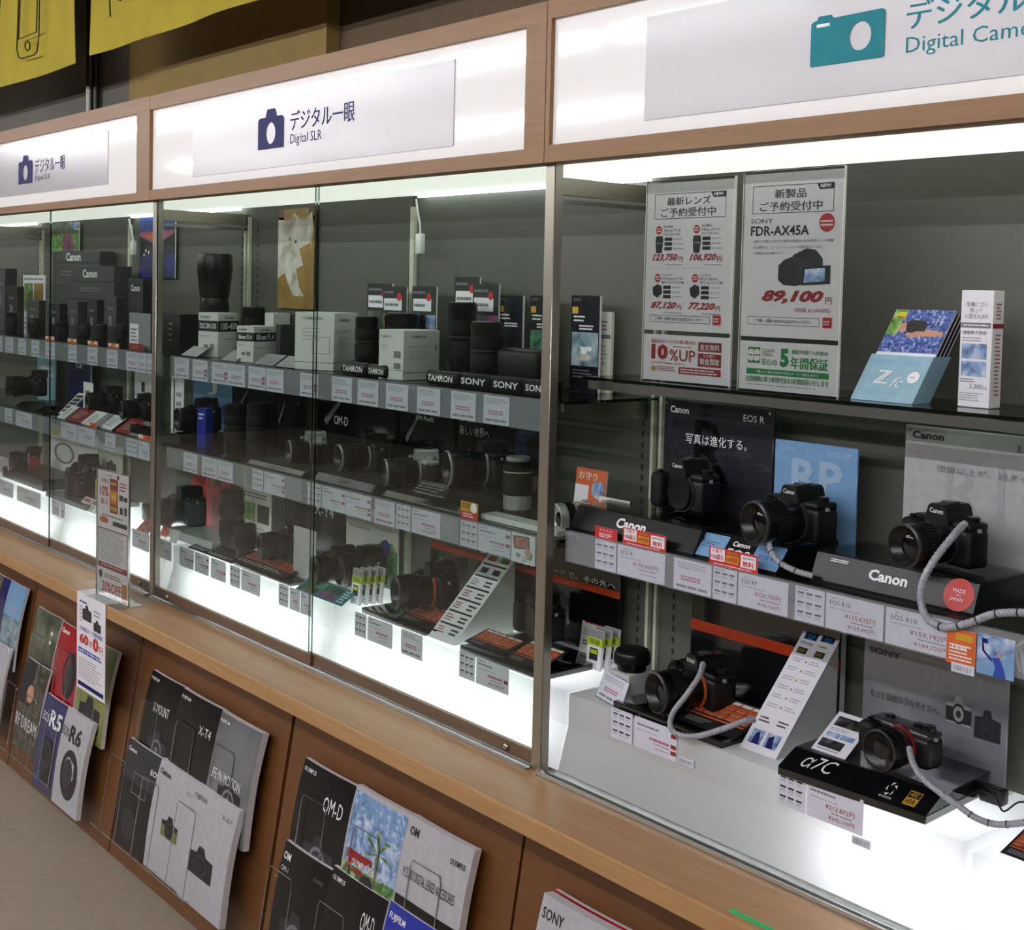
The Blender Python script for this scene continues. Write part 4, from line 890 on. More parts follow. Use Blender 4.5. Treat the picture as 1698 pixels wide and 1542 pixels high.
def holder(label, pxl, pxr, Y, z, h, paint, tilt=.25, rot=0., bg='paper'):
    x0, x1 = Xat(pxl, Y, z + h / 2), Xat(pxr, Y, z + h / 2); W = x1 - x0
    t = thing('card_holder', label, 'card holder', ((x0 + x1) / 2, Y, z), rot, group='acrylic card holders')
    m = MB(); m.box(-W / 2 - .003, W / 2 + .003, .0006, .0026, 0, h + .003, 'acrylic', M=Matrix.Rotation(-tilt, 4, 'X')); m.box(-W / 2 - .003, W / 2 + .003, 0, .035, 0, .0012, 'acrylic'); m.build('acrylic_back', t)
    sheet('card', None, 0, 0, .002, W, h, paint, th=.0005, tilt=tilt, parent=t, bg=bg, e=.0002)
# base with the full-frame camera
def pr_grid(F):
    F.rect(0, 0, 1, 1, 'ink', .5); F.rect(.04, .04, .96, .62, 'ph_grid', 1)
    for i in range(5): F.rect(.05 + i * .185, .05, .05 + i * .185 + .16, .14, 'white', 2)
    for j in range(3):
        for i in range(5): F.rect(.05 + i * .185, .18 + j * .15, .05 + i * .185 + .155, .27 + j * .15, 'orange', 2); F.lines(.06 + i * .185, .28 + j * .15, .2 + i * .185, .31 + j * .15, 1, 'white', k=3, rag=.1)
    F.rect(.04, .66, .96, .71, 'orange', 2); F.lines(.08, .76, .5, .92, 4, 'ink_soft', fill=.4)
def flatbase(label, x0, x1, y0, y1, z, h, m_='gloss_black'):
    return tag(MB().rbox(x0, x1, y0, y1, z, z + h, m_, .002, 2).build('camera_display_base'), label, 'display stand', 'flat black camera bases')
def flat_print(kind, label, pxl, pxr, Y0, Z, L, paint, tilt=1.35, bg='paper', th=.001, group=None, cat='card'):
    x0, x1 = Xat(pxl, Y0, Z), Xat(pxr, Y0, Z)
    return sheet(kind, label, (x0 + x1) / 2, Y0, Z, x1 - x0, L, paint, bg=bg, th=th, tilt=tilt, group=group, cat=cat)
flatbase('flat glossy black base under the camera with the long cable, right case', -1.772, -1.497, .060, .25, Z0, .016)
flat_print('grid_card', 'orange grid card lying before the camera with the long cable, right case', 1122, 1218, .080, Z0 + .0175, .10, pr_grid, 1.25, 'ink', group='orange grid cards')
def pr_sboard(F):
    F.rect(0, .36, 1, .45, 'orange_deep', 1); F.rect(0, .115, 1, .12, 'orange_deep'); F.text('フルサイズミラーレスの世界へ', .02, .045, .55, .10, 'white', .006)
board('black board with an orange stripe in the right case', 1146, 1392, 955, .262, Z0, pr_sboard, 'board_black', frame=False)
cam_px('black camera with a zoom lens before the orange-striped board, right case', 1150, .135, Z0 + .017, rot=-.25, W=.127, H=.096, D=.055, L=.085, r=.038, brand='SONY', ring='orange', lift=.012)
cradle('clear cradle under the camera with the long cable', Xat(1150, .15, Z0), .15, Z0 + .0165, .06, .006)
coil('grey spiral cable looping from the camera over the orange grid card', px3([(1166, 1100, .11), (1160, 1120, .08), (1140, 1150, .05), (1116, 1182, .035), (1112, 1206, .03), (1128, 1219, .03), (1158, 1220, .035), (1200, 1208, .045), (1232, 1196, .06), (1252, 1193, .08)]), .0052, rings=False)
t = tag(MB().rbox(-1.86, -1.80, .13, .19, Z0, Z0 + .045, 'box_white', .002, 2).build('riser_block'), 'small white block under the flat black lens, right case', 'block')
lens_px('flat black lens with a cap on a small white block, right case', 1049, 60, 1080, .165, Z0 + .046, 'pancake')
holder('white price card in a clear stand beside the flat black lens', 981, 1038, .075, Z0, .052, lambda F: pr_lens(F, 3), .35, -.25)
# triangular column panels
def pr_tri(F):
    F.text('α7Ⅲ', .1, .02, .45, .06, 'ink', .01, .3); F.text('α7C', .55, .02, .92, .06, 'ink', .01, .3)
    F.camera(.1, .08, .45, .16, 'navy', 'teal'); F.camera(.55, .08, .9, .15, 'navy', 'teal'); F.text('約650g', .08, .175, .42, .205, 'ink'); F.lines(.58, .175, .88, .2, 1, 'gold')
    F.rect(.1, .225, .36, .27, 'ink'); F.lines(.13, .235, .33, .26, 2, 'gold', k=2); F.rect(.58, .225, .84, .27, 'ink'); F.lines(.6, .235, .8, .26, 2, 'gold', k=2)
    for j in range(6): F.lines(.1, .30 + j * .07, .4, .335 + j * .07, 2, 'ink_soft', fill=.35); F.lines(.56, .30 + j * .07, .9, .335 + j * .07, 2, 'ink_soft', fill=.35); F.oval(.48, .32 + j * .07, .03, .008, 'gold')
    F.lines(.1, .75, .4, .8, 2, 'ink'); F.lines(.6, .75, .9, .8, 2, 'ink'); F.rect(.1, .85, .44, .95, 'ph_lake'); F.rect(.52, .85, .88, .95, 'ph_lake'); F.poly([(.2, .95), (.22, .88), (.3, .86), (.38, .92), (.4, .95)], 'navy', 2); F.poly([(.6, .95), (.58, .88), (.7, .86), (.76, .93), (.8, .95)], 'navy', 2)
def pr_tri2(F):
    F.rect(.12, .02, .4, .08, 'ph_grid'); F.rect(.6, .02, .9, .08, 'ph_leaf')
    for j in range(6): F.rect(.06, .11 + .14 * j, .94, .13 + .14 * j, 'ink'); F.lines(.1, .15 + .14 * j, .42, .23 + .14 * j, 3, 'red_dark' if j > 1 else 'ink_grey', fill=.4); F.lines(.6, .15 + .14 * j, .9, .23 + .14 * j, 2, 'ink', fill=.5)
    F.rect(.15, .16, .4, .22, 'charcoal', 2); F.rect(.6, .16, .85, .22, 'charcoal', 2)
def tri(label, x0, x1, y0, y1, z, zt, paint):
    t = thing('sloped_panel', label, 'sign', ((x0 + x1) / 2, y0, z)); W = x1 - x0; H = zt - z; D = y1 - y0
    m = MB(); m.prism([(0, 0), (D, 0), (D, H)], -W / 2 + .002, W / 2 - .002, 'box_white', axis='X'); m.build('triangular_body', t)
    m = MB(); vd = Vector((0, D, H)); L = vd.length; vd /= L; n = Vector((0, -H, D)).normalized()
    o = Vector((-W / 2, 0, 0)) + n * .0035
    m.add([o, o + Vector((W, 0, 0)), o + Vector((W, 0, 0)) + vd * L, o + vd * L] + [p - n * .0015 for p in (o, o + Vector((W, 0, 0)), o + Vector((W, 0, 0)) + vd * L, o + vd * L)], [(0, 1, 2, 3), (7, 6, 5, 4), (0, 4, 5, 1), (1, 5, 6, 2), (2, 6, 7, 3), (3, 7, 4, 0)], 'paper')
    paint(Face(m, o + n * .0001, (1, 0, 0), vd, n, W, L, .0003)); m.build('printed_sheet', t)
tri('tall sloped white panel comparing two cameras, right case', -1.482, -1.402, .094, .285, Z0, 1.135, pr_tri)
# compact full-frame camera display
def pr_sony(F):
    F.text('SONY', .04, .05, .27, .11, 'ink', .02); F.text('もっと自由なフルサイズへ。', .06, .42, .56, .49, 'ink', .004)
    F.camera(.60, .28, .77, .52, 'cam_silver', 'ink'); F.rect(.60, .38, .77, .50, 'ink', 1.5); F.camera(.79, .33, .96, .58, 'ink', 'charcoal')
board('silver grey board picturing two small cameras, right case', 1432, 1672, 1058, .262, Z0, pr_sony, 'board_silver', frame=False)
def pf(F):
    F.text('α7C', .12, .12, .34, .72, 'white', .0, .25)
    for k in range(5):
        a = k * 1.2566; F.poly([(.72 + .018 * math.cos(a), .45 + .17 * math.sin(a)), (.72 + .030 * math.cos(a + .5), .45 + .3 * math.sin(a + .5)), (.72 + .030 * math.cos(a + 1.1), .45 + .3 * math.sin(a + 1.1)), (.72 + .022 * math.cos(a + .6), .45 + .2 * math.sin(a + .6))], 'white')
    F.text('4D FOCUS', .68, .78, .76, .86, 'white'); F.rect(.83, .25, .91, .85, 'gold'); F.rect(.834, .29, .906, .54, 'ink', 2); F.text('4K', .845, .32, .895, .50, 'gold', k=4); F.text('HDR', .84, .6, .9, .8, 'ink', .02, k=3)
t = thing('camera_display_base', 'large black base with big slanted white lettering, lower right', 'display stand', (-1.224, .052, Z0), .06, 'camera display bases on the right case shelf'); W = .272
MB().rbox(-W / 2, W / 2, 0, .215, 0, .014, 'gloss_black', .0015, 1).build('base', t)
m = MB(); m.prism([(.001, .0145), (.055, .0145), (.055, .036), (.050, .036)], -W / 2, W / 2, 'satin_black', axis='X'); vd = Vector((0, .049, .0215)); L = vd.length; n = Vector((0, -.0215, .049)).normalized(); pf(Face(m, Vector((-W / 2, .001, .0145)) + n * .0004, (1, 0, 0), vd / L, n, W, L, .0003)); m.build('front_wedge', t)
m = MB(); m.box(-W / 2, W / 2, .056, .214, .033, .036, 'board_smoke').box(W / 2 - .003, W / 2, .056, .214, .0145, .033, 'acrylic').box(-W / 2, -W / 2 + .003, .056, .214, .0145, .033, 'acrylic'); m.build('top_plate', t)
cam_px('small silver-topped black camera tied to a spiral cable, lower right', 1486, .135, Z0 + .037, rot=-.1, W=.124, H=.078, D=.042, L=.048, r=.033, hump=False, grip=True, top='cam_grey', ring='cam_red', lift=.016)
cradle('clear cradle under the small silver-topped camera', Xat(1482, .15, Z0 + .04), .15, Z0 + .0365, .05, .010)
def pr_leaf(F):
    F.rect(.1, .1, .9, .34, 'ph_mono'); F.lines(.1, .38, .7, .46, 2, 'ink_soft'); F.rect(.1, .5, .48, .62, 'ph_lake'); F.rect(.52, .5, .9, .62, 'ph_lake'); F.rect(.08, .68, .75, .88, 'ph_mono'); F.lines(.1, .9, .8, .96, 1, 'ink_soft')
flat_print('leaflet', 'white leaflet with photos leaning on the large black base, right case', 1345, 1401, .108, Z0 + .0375, .09, pr_leaf, 1.0)
coil('grey spiral cable running from the small silver-topped camera to the right edge', px3([(1508, 1240, .10), (1514, 1265, .075), (1530, 1290, .06), (1556, 1312, .045), (1588, 1335, .035), (1620, 1357, .04), (1655, 1367, .05), (1700, 1364, .06), (1760, 1358, .08)]), .0048, (.55, 1.))
t = tag(MB().tube(spline(px3([(1625, 1310, .20), (1650, 1322, .17), (1664, 1345, .15), (1690, 1330, .17), (1720, 1335, .2)])), .0016, 'cable_black', 6).build('black_cable'), 'thin loose black cable beside the large black base', 'cable')
m = MB(); m.rbox(-.02, .02, -.012, .012, 0, .026, 'cam_smooth', .004, 2); p = on_y(1648, 1320, .23); tag(m.build('cable_connector', None, (p.x, p.y, Z0)), 'black connector block at the right rear corner of the large black base', 'connector')
for k, (a, b) in enumerate([((1672, 1062), (1697, 1108)), ((1700, 1062), (1688, 1100))]):
    pts = px3([(a[0], a[1], .06), ((a[0] + b[0]) / 2 + 8 * (1 - 2 * k), (a[1] + b[1]) / 2 - 6, .055), (b[0], b[1], .05), (b[0] + 4, b[1] + 14, .05)])
    tag(MB().tube(spline(pts), .0022, 'cable_white', 6).build('white_cable'), ['left one of the two thin white cables hanging at the right edge', 'right one of the two thin white cables hanging at the right edge'][k], 'cable', 'thin white cables')
flat_print('product_card', 'brown and white card lying at the lower right edge of the photo', 1658, 1760, .085, Z0 - .01, .07, pr_grid, 1.3, 'paper', .006)
# ------------------------------------------------------------------ middle case, upper shelf
A = ZA + .0005
card_row([(289, 313, 'lens'), (319, 344, 'lens', dict(red=1)), (351, 377.5, 'lens', dict(red=1)), (378, 406, 'lens'), (411.5, 440, 'lens', dict(red=1)), (441, 470, 'lens'), (497, 527, 'lens', dict(red=1)), (549.6, 583, 'lens'), (592.7, 627, 'lens'), (639.5, 676.5, 'lens'), (691, 729.5, 'lens'), (747, 788.6, 'lens'), (801, 844, 'lens')],
         .05 - .009, ZA - .003, .062, 'on the upper rail, middle case', 'price cards on the middle upper rail')
lens_px('tallest black telephoto lens with a wide hood in the middle case', 355, 58, 421, .20, A, 'tele')
def band(t1, t2):
    def f(F): F.rect(0, .18, 1, .42, 'box_band'); F.text(t1, .12, .07, .62, .13, 'ink_grey', .02); F.text(t2, .1, .24, .9, .36, 'white', .02); F.lines(.1, .5, .6, .56, 1, 'ink_soft'); F.rect(.3, .72, .52, .8, 'ink_grey'); F.rect(.6, .7, .82, .82, 'ink_grey')
    return f
def bands(t2):
    def f(F): F.rect(0, .18, 1, .42, 'box_band'); F.text('SIGMA', .3, .08, .75, .14, 'ink_grey', .02); F.text(t2, .12, .22, .9, .38, 'white', .02); F.lines(.2, .56, .8, .62, 1, 'ink_soft')
    return f
BG = 'lens cartons on the middle upper shelf'
carton_px('lens_box', 'black lens box at the left end of the middle upper shelf', 268, 298, 330, 521, .19, A, 'box_black', lambda F: F.lines(.4, .2, .6, .8, 4, 'ink_soft', fill=.3), group=BG)
carton_px('lens_box', 'tall white lens box with a black band in front of the telephoto lens', 328, 361, 396, 519, .115, A, 'box_white', band('SIGMA', 'DG DN OS'), bands('100-400'), .3, BG)
carton_px('lens_box', 'short white lens box with a black band beside the tall banded one', 392, 420, 457, 541, .085, A, 'box_white', band('SIGMA', '56mm F1.4'), bands('85mm F1.4'), .3, BG)
lens_px('small black lens behind the two black-banded boxes', 419, 40, 512, .22, A, group=None)
carton_px('lens_box', 'plain white lens box behind the short banded box', 438, 452, 487, 519, .235, A, 'box_white', group=BG)
carton_px('lens_box', 'dark grey lens box between the banded box and the tall white box', 456, 464, 490, 538, .15, A, 'box_grey', rot=.3, group=BG)
def tam1(F): F.text('TAMRON', .2, .08, .7, .13, 'ink_grey', .02); F.lines(.2, .25, .7, .5, 4, 'ink_soft', fill=.3); F.rect(0, .86, 1, .872, 'ink_grey'); F.frame(.45, .42, .9, .72, .02, 'ink_soft')
def tam2(F): F.text('TAMRON', .2, .10, .62, .155, 'ink_grey', .02); F.lines(.15, .3, .75, .36, 2, 'ink_soft', fill=.4); F.rect(0, .84, 1, .853, 'ink_grey'); F.lines(.15, .4, .7, .6, 5, 'ink_soft', fill=.3); F.rect(.86, .3, .94, .4, 'ink_soft')
def tam3(F): F.text('TAMRON', .08, .11, .5, .16, 'ink_grey', .02); F.lines(.1, .28, .5, .42, 3, 'ink_soft', fill=.3); F.rect(.62, .42, .9, .56, 'ink_grey'); F.rect(.62, .66, .9, .78, 'ink_grey'); F.rect(0, .8, 1, .812, 'ink_grey')
carton_px('lens_box', 'largest plain white lens box behind the edge of the glass doors', 488, 553, 593, 519, .105, A, 'box_white', tam1, tam2, .42, BG)
carton_px('lens_box', 'white lens box with small print right of the door edge', 627, 668, 737, 548, .075, A, 'box_white', tam3, tam2, .15, BG, maxd=.12)
lens_px('black lens between the two big white boxes', 608, 40, 528, .15, A)
lens_px('wide black lens behind the right white box', 667, 62, 523, .2, A)
lens_px('tall black lens right of the white boxes', 765, 50, 505, .19, A)
lens_px('thick black lens before the black leaflets', 806, 54, 537, .13, A)
t = tag(MB().rbox(-.07, .07, 0, .06, .0, .07, 'cam_black', .012, 3).build('lens_case', None, (Xat(853, .12, A), .12, A + .022)), 'dark rounded case at the right end of the middle upper shelf', 'case')
def mk_info(pic, hue):
    def f(F): F.rect(0, 0, 1, 1, 'ink', .5); F.lines(.05, .04, .6, .1, 1, 'ink_grey', k=1); F.rect(.05, .14, .8, .28, 'paper', 1); F.lines(.1, .18, .7, .25, 1, 'ink_grey', k=2); F.disc(.7, .12, .1, 'red', 3); F.rect(.03, .32, .55, .9, pic, 1); F.rect(.58, .32, .97, .58, hue, 1); F.rect(.58, .62, .97, .9, pic, 1)
    return f
IG = 'small lens information panels'
for k, (l, r_, tp, Y, a, b) in enumerate([(607, 648, 470, .275, 'ph_stone', 'ph_green'), (633, 672, 475, .255, 'ph_amber', 'ph_lake'), (681, 721, 475, .25, 'ph_mono', 'ph_lake'), (751, 792, 459, .272, 'ph_lake', 'ph_leaf'), (781, 824, 471, .25, 'ph_stone', 'ph_pink')]):
    sheet_px('info_panel', ['information panel with a figure picture, leftmost above the white boxes', 'information panel with an amber landscape above the white boxes', 'information panel with grey and blue pictures beside the cream upright', 'tallest information panel with a cloudy sky picture', 'information panel with purple flowers behind the tall black lens'][k], l, r_, tp, Y, A, mk_info(a, b), th=.004, side='white_plastic', cat='sign', group=IG)
def mk_bl(pic):
    def f(F): F.rect(0, 0, 1, 1, 'board_dim', .5); F.text('SONY', .08, .03, .35, .06, 'ink_grey', .01); F.rect(.04, .12, .25, .19, 'gold'); F.lines(.1, .2, .6, .28, 2, 'white', fill=.4); F.lines(.3, .3, .9, .36, 2, 'paper', fill=.5); pic and F.rect(.04, .38, .97, .73, pic); F.lines(.1, .76, .8, .86, 3, 'ink_grey')
    return f
for k, (l, r_, tp, Y, pic) in enumerate([(822, 864, 490, .262, None), (876, 916, 490, .262, 'ph_green'), (944, 991, 490, .25, 'ph_tea')]):
    def f(F, pic=pic, k=k):
        mk_bl(pic)(F)
        if k == 2: F.oval(.5, .64, .24, .035, 'ph_fur', 2); F.poly([(.36, .52), (.62, .51), (.6, .6), (.4, .61)], 'white', 3); F.oval(.49, .515, .13, .018, 'ph_tea', 4); F.oval(.68, .55, .08, .025, 'white', 2)
    sheet_px('black_leaflet', ['black lens leaflet without a picture at the right of the middle upper shelf', 'black lens leaflet with a green picture next to the steel post', 'black lens leaflet with a teacup picture seen right of the steel post'][k], l, r_, tp, Y, A, f, th=.006, side='paper', cat='leaflet', group='black lens leaflets')
def pr_slim(F): F.lines(.15, .1, .85, .24, 3, 'ink_grey'); F.rect(.02, .28, .96, .33, 'ink_grey'); F.lines(.1, .4, .8, .6, 4, 'ink_soft'); F.text('3,100', .2, .62, .7, .66, 'ink'); F.lines(.1, .72, .6, .78, 2, 'ink_soft'); F.text('5,100', .2, .84, .7, .88, 'ink')
sheet_px('standing_card', 'slim cream price card column beside the teacup leaflet', 982, 1011, 517, .275, A, pr_slim, bg='paper_warm', th=.008, cat='card')
# maker name bases on the upper shelf
for k, (l, r_, s, sl) in enumerate([(563, 607, 'TAMRON', 1), (607, 640, 'TAMRON', 1), (703, 758, 'TAMRON', 1), (758, 812, 'SONY', 0), (812, 866, 'SONY', 0), (866, 912, 'SONY', 0)]):
    Y = .07 if not sl else .06; Y += .0; x0, x1 = Xat(l, Y, A), Xat(r_, Y, A); W = x1 - x0 - .001; h = .034
    if k == 1: Y += .0
    t = thing('name_plinth', '%s black lens base with white lettering, %s of six along the middle upper shelf' % ('rounded' if sl else 'square', ORD[k]), 'display stand', ((x0 + x1) / 2, Y, A), group='black name bases on the upper shelf')
    m = MB(); m.rbox(-W / 2, W / 2, 0, .035 if not sl else .02, 0, h, 'satin_black', .012 if sl else .002, 3); m.build('base', t)
    m = MB(); F = front(m, -W / 2, 0, W, h, -.0005); F.text(s, .12, .3, .88, .72, 'white', .02, .2 if sl else 0.); m.build('lettering', t)
for k, (l, r_) in enumerate([(300, 326), (366, 391), (421, 452), (456, 486)]):
    flat_print('price_holder', 'sloping grey price holder, %s of four along the left part of the middle upper shelf' % ORD[k], l, r_, .056, A + .002, .05, lambda F: F.lines(.6, .8, .9, .9, 1, 'ink_grey'), 1.0, 'paper_grey', .001, 'sloping grey price holders')
# pictures on the back wall
def pic(label, pl, pr, pt, pb, paint, nm='photo_print'):
    Y = .296; x0 = Xat(pl, Y, 1.8); x1 = Xat(pr, Y, 1.8); z1 = Zat(pt, (x0 + x1) / 2, Y); z0 = Zat(pb, (x0 + x1) / 2, Y)
    sheet(nm, label, (x0 + x1) / 2, Y, z0, x1 - x0, z1 - z0, paint, th=.004, cat='photo', group='photo prints on the back panels')
def p_cat(F):
    F.rect(0, 0, 1, 1, 'ph_amber', .5); F.rect(0, .0, .16, .12, 'wood_rail', 1); F.rect(.84, 0, 1, .2, 'wood_panel', 1); F.rect(0, .08, 1, .12, 'wood_counter', 1)
    F.poly([(0, .1), (.35, .12), (.45, .03), (.58, .1), (.78, .11), (.93, .03), (.97, .2), (.9, .42), (.72, .56), (.52, .6), (.6, .78), (.74, .87), (.45, .87), (.3, .75), (.2, .64), (0, .7)], 'ph_fur', 2)
    F.poly([(.47, .07), (.5, .1), (.45, .11)], 'skin', 3); F.oval(.5, .33, .03, .014, 'ink', 4); F.oval(.33, .3, .02, .012, 'ink', 4); F.poly([(.36, .41), (.42, .41), (.39, .45)], 'skin', 4)
    F.poly([(.6, .4), (.9, .34), (.9, .5), (.7, .56)], 'ph_amber', 3)
pic('photo print of a white cat on amber wood in the middle case', 461, 521, 346, 512, p_cat)
def p_dusk(F):
    F.rect(0, 0, 1, 1, 'ph_dusk', .5); F.rect(0, 0, 1, .18, 'blue', 1); F.rect(0, .18, 1, .3, 'ph_dusk', 1.2); F.poly([(0, .24), (1, .22), (1, .36), (.4, .42), (0, .3)], 'pink_ink', 1.5); F.poly([(.1, .3), (.7, .28), (.4, .40)], 'orange', 2)
    F.poly([(0, .3), (.35, .44), (.6, .42), (1, .27), (1, .75), (0, .75)], 'ink', 3); F.poly([(0, .62), (1, .6), (1, 1), (0, 1)], 'ph_dusk', 4)
    for a, b in ((.2, .55), (.28, .58), (.15, .62)): F.disc(a, b, .02, 'white', 5)
pic('photo print of a purple dusk mountain lake behind the left steel post', 231, 290, 359, 461, p_dusk)
def p_pink(F): F.rect(0, 0, 1, 1, 'ph_leaf', .5); F.rect(0, 0, 1, .4, 'ph_stone', 1); F.poly([(.6, 0), (1, .0), (1, .3), (.8, .25)], 'ph_lake', 2); F.poly([(.4, 1), (.42, .5), (.6, .35), (.75, .5), (.85, 1)], 'ph_pink', 2)
pic('photo print of a pink flower in the left case', 86, 131, 369, 416, p_pink)
for k, (x, y0, y1) in enumerate([(697, 330, 404), (221, 344, 415)]):
    Y = .27; a = on_y(x - 7, y0 - 8, Y); b = on_y(x, y1 - 14, Y)
    t = thing('power_cable', ['white cable with a small inline switch hanging in the middle case', 'white cable with a small inline switch hanging in the left case'][k], 'cable', tuple(b)); v = a - b; v.z = ZT - .014 - b.z
    MB().tube([Vector((0, 0, 0)), v * .3 + Vector((.004, 0, 0)), v * .7, v], .0032, 'cable_white', 6).build('cord', t)
    MB().rbox(-.012, .012, -.008, .008, -.048, .004, 'white_plastic', .003, 2).build('switch', t)
# ------------------------------------------------------------------ middle case, lower shelf
B = ZB + .0005
card_row([(304, 327, 'lens'), (334.5, 360, 'lens'), (361, 386, 'lens'), (418, 436, 'spec'), (437.6, 472, 'price', dict(red=3)), (472.5, 500, 'dark'), (509.5, 532, 'spec'), (533, 572, 'price', dict(red=2)), (572.5, 615, 'price', dict(red=3)), (621, 654, 'lens'), (656.6, 680, 'spec'), (682.5, 729.7, 'price', dict(price2='¥54,800円')), (730, 760, 'dark'), (762.6, 791, 'spec'), (792, 846, 'price', dict(red=2))],
         .04 - .009, ZB - .003, .058, 'on the lower rail, middle case', 'price cards on the middle lower rail')
sheet_px('standing_card', 'small white card at the left end of the middle lower shelf', 283, 304, 625, .12, B, lambda F: (F.rect(.2, .05, .3, .95, 'ink'), F.lines(.4, .2, .9, .8, 4, 'ink_soft')), cat='card')
cam_px('black camera at the left end of the middle lower shelf, before a blue board', 330, .17, B, rot=-.1, W=.135, H=.1, D=.05, L=.07, r=.036, lift=.035)
tag(MB().rbox(Xat(268, .17, B), Xat(352, .17, B), .06, .21, B, B + .034, 'gloss_black', .002, 1).build('camera_display_base'), 'black block under the leftmost camera of the middle lower shelf', 'display stand', 'black bases in the middle case')
def p_blue(F): F.rect(0, 0, 1, 1, 'blue_lt', .5); F.text('J', .4, .12, .62, .42, 'white', .02); F.rect(0, .55, 1, .8, 'blue', 1); F.rect(.7, .2, .85, .22, 'white', 1)
sheet_px('display_board', 'blue board with a pale letter at the left of the middle lower shelf', 320, 384, 608, .28, B, p_blue, th=.005, cat='display board')
carton_px('small_box', 'small bright blue box on the middle lower shelf', 326, 340, 353, 678, .10, B, 'blue_box', lambda F: F.lines(.2, .1, .8, .3, 2, 'white'))
lens_px('left one of two thick black lenses on the middle lower shelf', 391, 40, 673, .12, B, group='pair of thick black lenses')
lens_px('right one of two thick black lenses on the middle lower shelf', 428, 40, 671, .125, B, group='pair of thick black lenses')
def p_omd(t1, t2, glow=False):
    def f(F):
        F.rect(0, 0, 1, 1, 'board_black', .5)
        if t1: F.text(t1, *t1_[0], 'white', .0)
        if t2: F.text(t2, *t1_[1], 'white', .0)
        if glow: F.oval(.9, .5, .18, .25, 'ph_dusk', 1); F.oval(.98, .55, .13, .2, 'ink', 2)
        else: F.poly([(.1, .55), (.35, .25), (.38, .26), (.14, .6)], 'ink_grey', 1)
    return f
t1_ = [(.22, .34, .42, .44), (.1, .2, .3, .24)]
for k, (l, r_, tp, lab, t1, t2, gl, bx_) in enumerate([(384, 455, 620, 'dark board behind the two thick black lenses', None, None, False, None), (457, 497, 640, 'narrow dark board between the lenses and the silver-edged camera', None, None, False, None),
        (524, 654, 620, 'black board with thin white lettering behind the second camera, middle lower shelf', 'OM-D', None, False, [(.24, .48, .42, .58), (0, 0, 0, 0)]), (662, 752, 650, 'black board with a diagonal line behind the silver camera', 'E-M1 MarkⅢ', None, False, [(.3, .27, .62, .33), (0, 0, 0, 0)]),
        (758, 892, 640, 'black board with a glowing planet behind the largest camera', '唯一無二の', '新しい世界へ', True, [(.02, .3, .28, .36), (.02, .40, .4, .49)])]):
    if bx_: t1_ = bx_
    sheet_px('display_board', lab, l, r_, tp, .275, B, p_omd(t1, t2, gl), bg='board_black', th=.005, cat='display board', group='dark boards on the middle lower shelf')
for k, (l, r_, h, lab) in enumerate([(408, 500, .012, 'thin dark tray under the silver-edged camera'), (520, 616, .02, 'dark grey tray with a silver front under the second camera'), (632, 771, .014, 'wide black tray with a bright metal front under the clear stand')]):
    x0, x1 = Xat(l, .045, B), Xat(r_, .045, B)
    t = thing('display_tray', lab, 'display stand', ((x0 + x1) / 2, .046, B), group='trays on the middle lower shelf'); W = x1 - x0
    m = MB(); m.prism([(0, .001), (.012, h), (.16, h), (.16, 0), (0, 0)], -W / 2, W / 2, 'charcoal', axis='X'); m.build('tray', t)
    m = MB(); vd = Vector((0, .012, h - .001)); L = vd.length; n = Vector((0, -h, .012)).normalized(); F = Face(m, Vector((-W / 2, 0, .001)) + n * .0003, (1, 0, 0), vd / L, n, W, L, .0003)
    F.rect(.02, .05, .98, .95, 'metal_bright' if k == 2 else 'board_silver'); F.text('OLYMPUS', .42, .25, .6, .75, 'ink', .01); m.build('front_strip', t)
cam_px('black and silver camera with a tilted lens on the thin dark tray', 512, .16, B + .013, rot=-.3, W=.12, H=.085, D=.04, L=.055, r=.032, top='cam_silver', ring='cam_silver')
cam_px('black camera with a big lens behind the second tray, middle lower shelf', 606, .19, B + .021, rot=-.2, W=.125, H=.09, D=.045, L=.075, r=.034, ring='cam_silver')
cam_px('silver and black camera with a long lens in the middle lower shelf', 693, .145, B + .021, rot=-.4, W=.122, H=.086, D=.042, L=.08, r=.033, top='cam_silver', ring='cam_silver')
t = thing('acrylic_stand', 'clear raised stand with angled front under the largest camera', 'stand', (Xat(745, .10, B), .066, B + .015)); 
m = MB(); m.box(-.06, .14, 0, .11, .036, .039, 'acrylic').box(-.06, -.057, 0, .11, 0, .036, 'acrylic').box(.137, .14, 0, .11, 0, .036, 'acrylic').box(.03, .033, 0, .11, 0, .036, 'acrylic'); m.build('platform', t)
m = MB(); m.prism([(-.03, .018), (0, .039), (0, .036), (-.028, .0155)], -.06, .06, 'board_black', axis='X'); F = Face(m, Vector((-.06, -.03, .0185)), (1, 0, 0), Vector((0, .819, .573)), Vector((0, -.573, .819)), .12, .036, .0003); F.lines(.05, .15, .95, .85, 3, 'ink_grey'); m.build('caption_strip', t)
cam_px('largest black camera with a wide lens on the clear raised stand', 800, .155, B + .055, rot=-.35, W=.136, H=.098, D=.05, L=.085, r=.041, ring='cam_silver')
lens_px('tall silver and black zoom lens standing beside the steel post', 858, 50, 757, .15, B, 'silver')
def pr_pro(F): F.rect(0, 0, 1, .55, 'gold', .5); F.rect(0, .55, 1, 1, 'red', .5); F.lines(.1, .08, .6, .4, 3, 'ink', k=1); F.disc(.78, .3, .18, 'white', 2); F.lines(.15, .62, .85, .9, 2, 'white', k=2)
x0, x1 = Xat(764, .036, ZB), Xat(792, .036, ZB); sheet('promo_card', 'red and gold card standing up from the middle lower ticket rail', (x0 + x1) / 2, .0355, ZB - .002, x1 - x0, .038, pr_pro, cat='card', th=.0006)
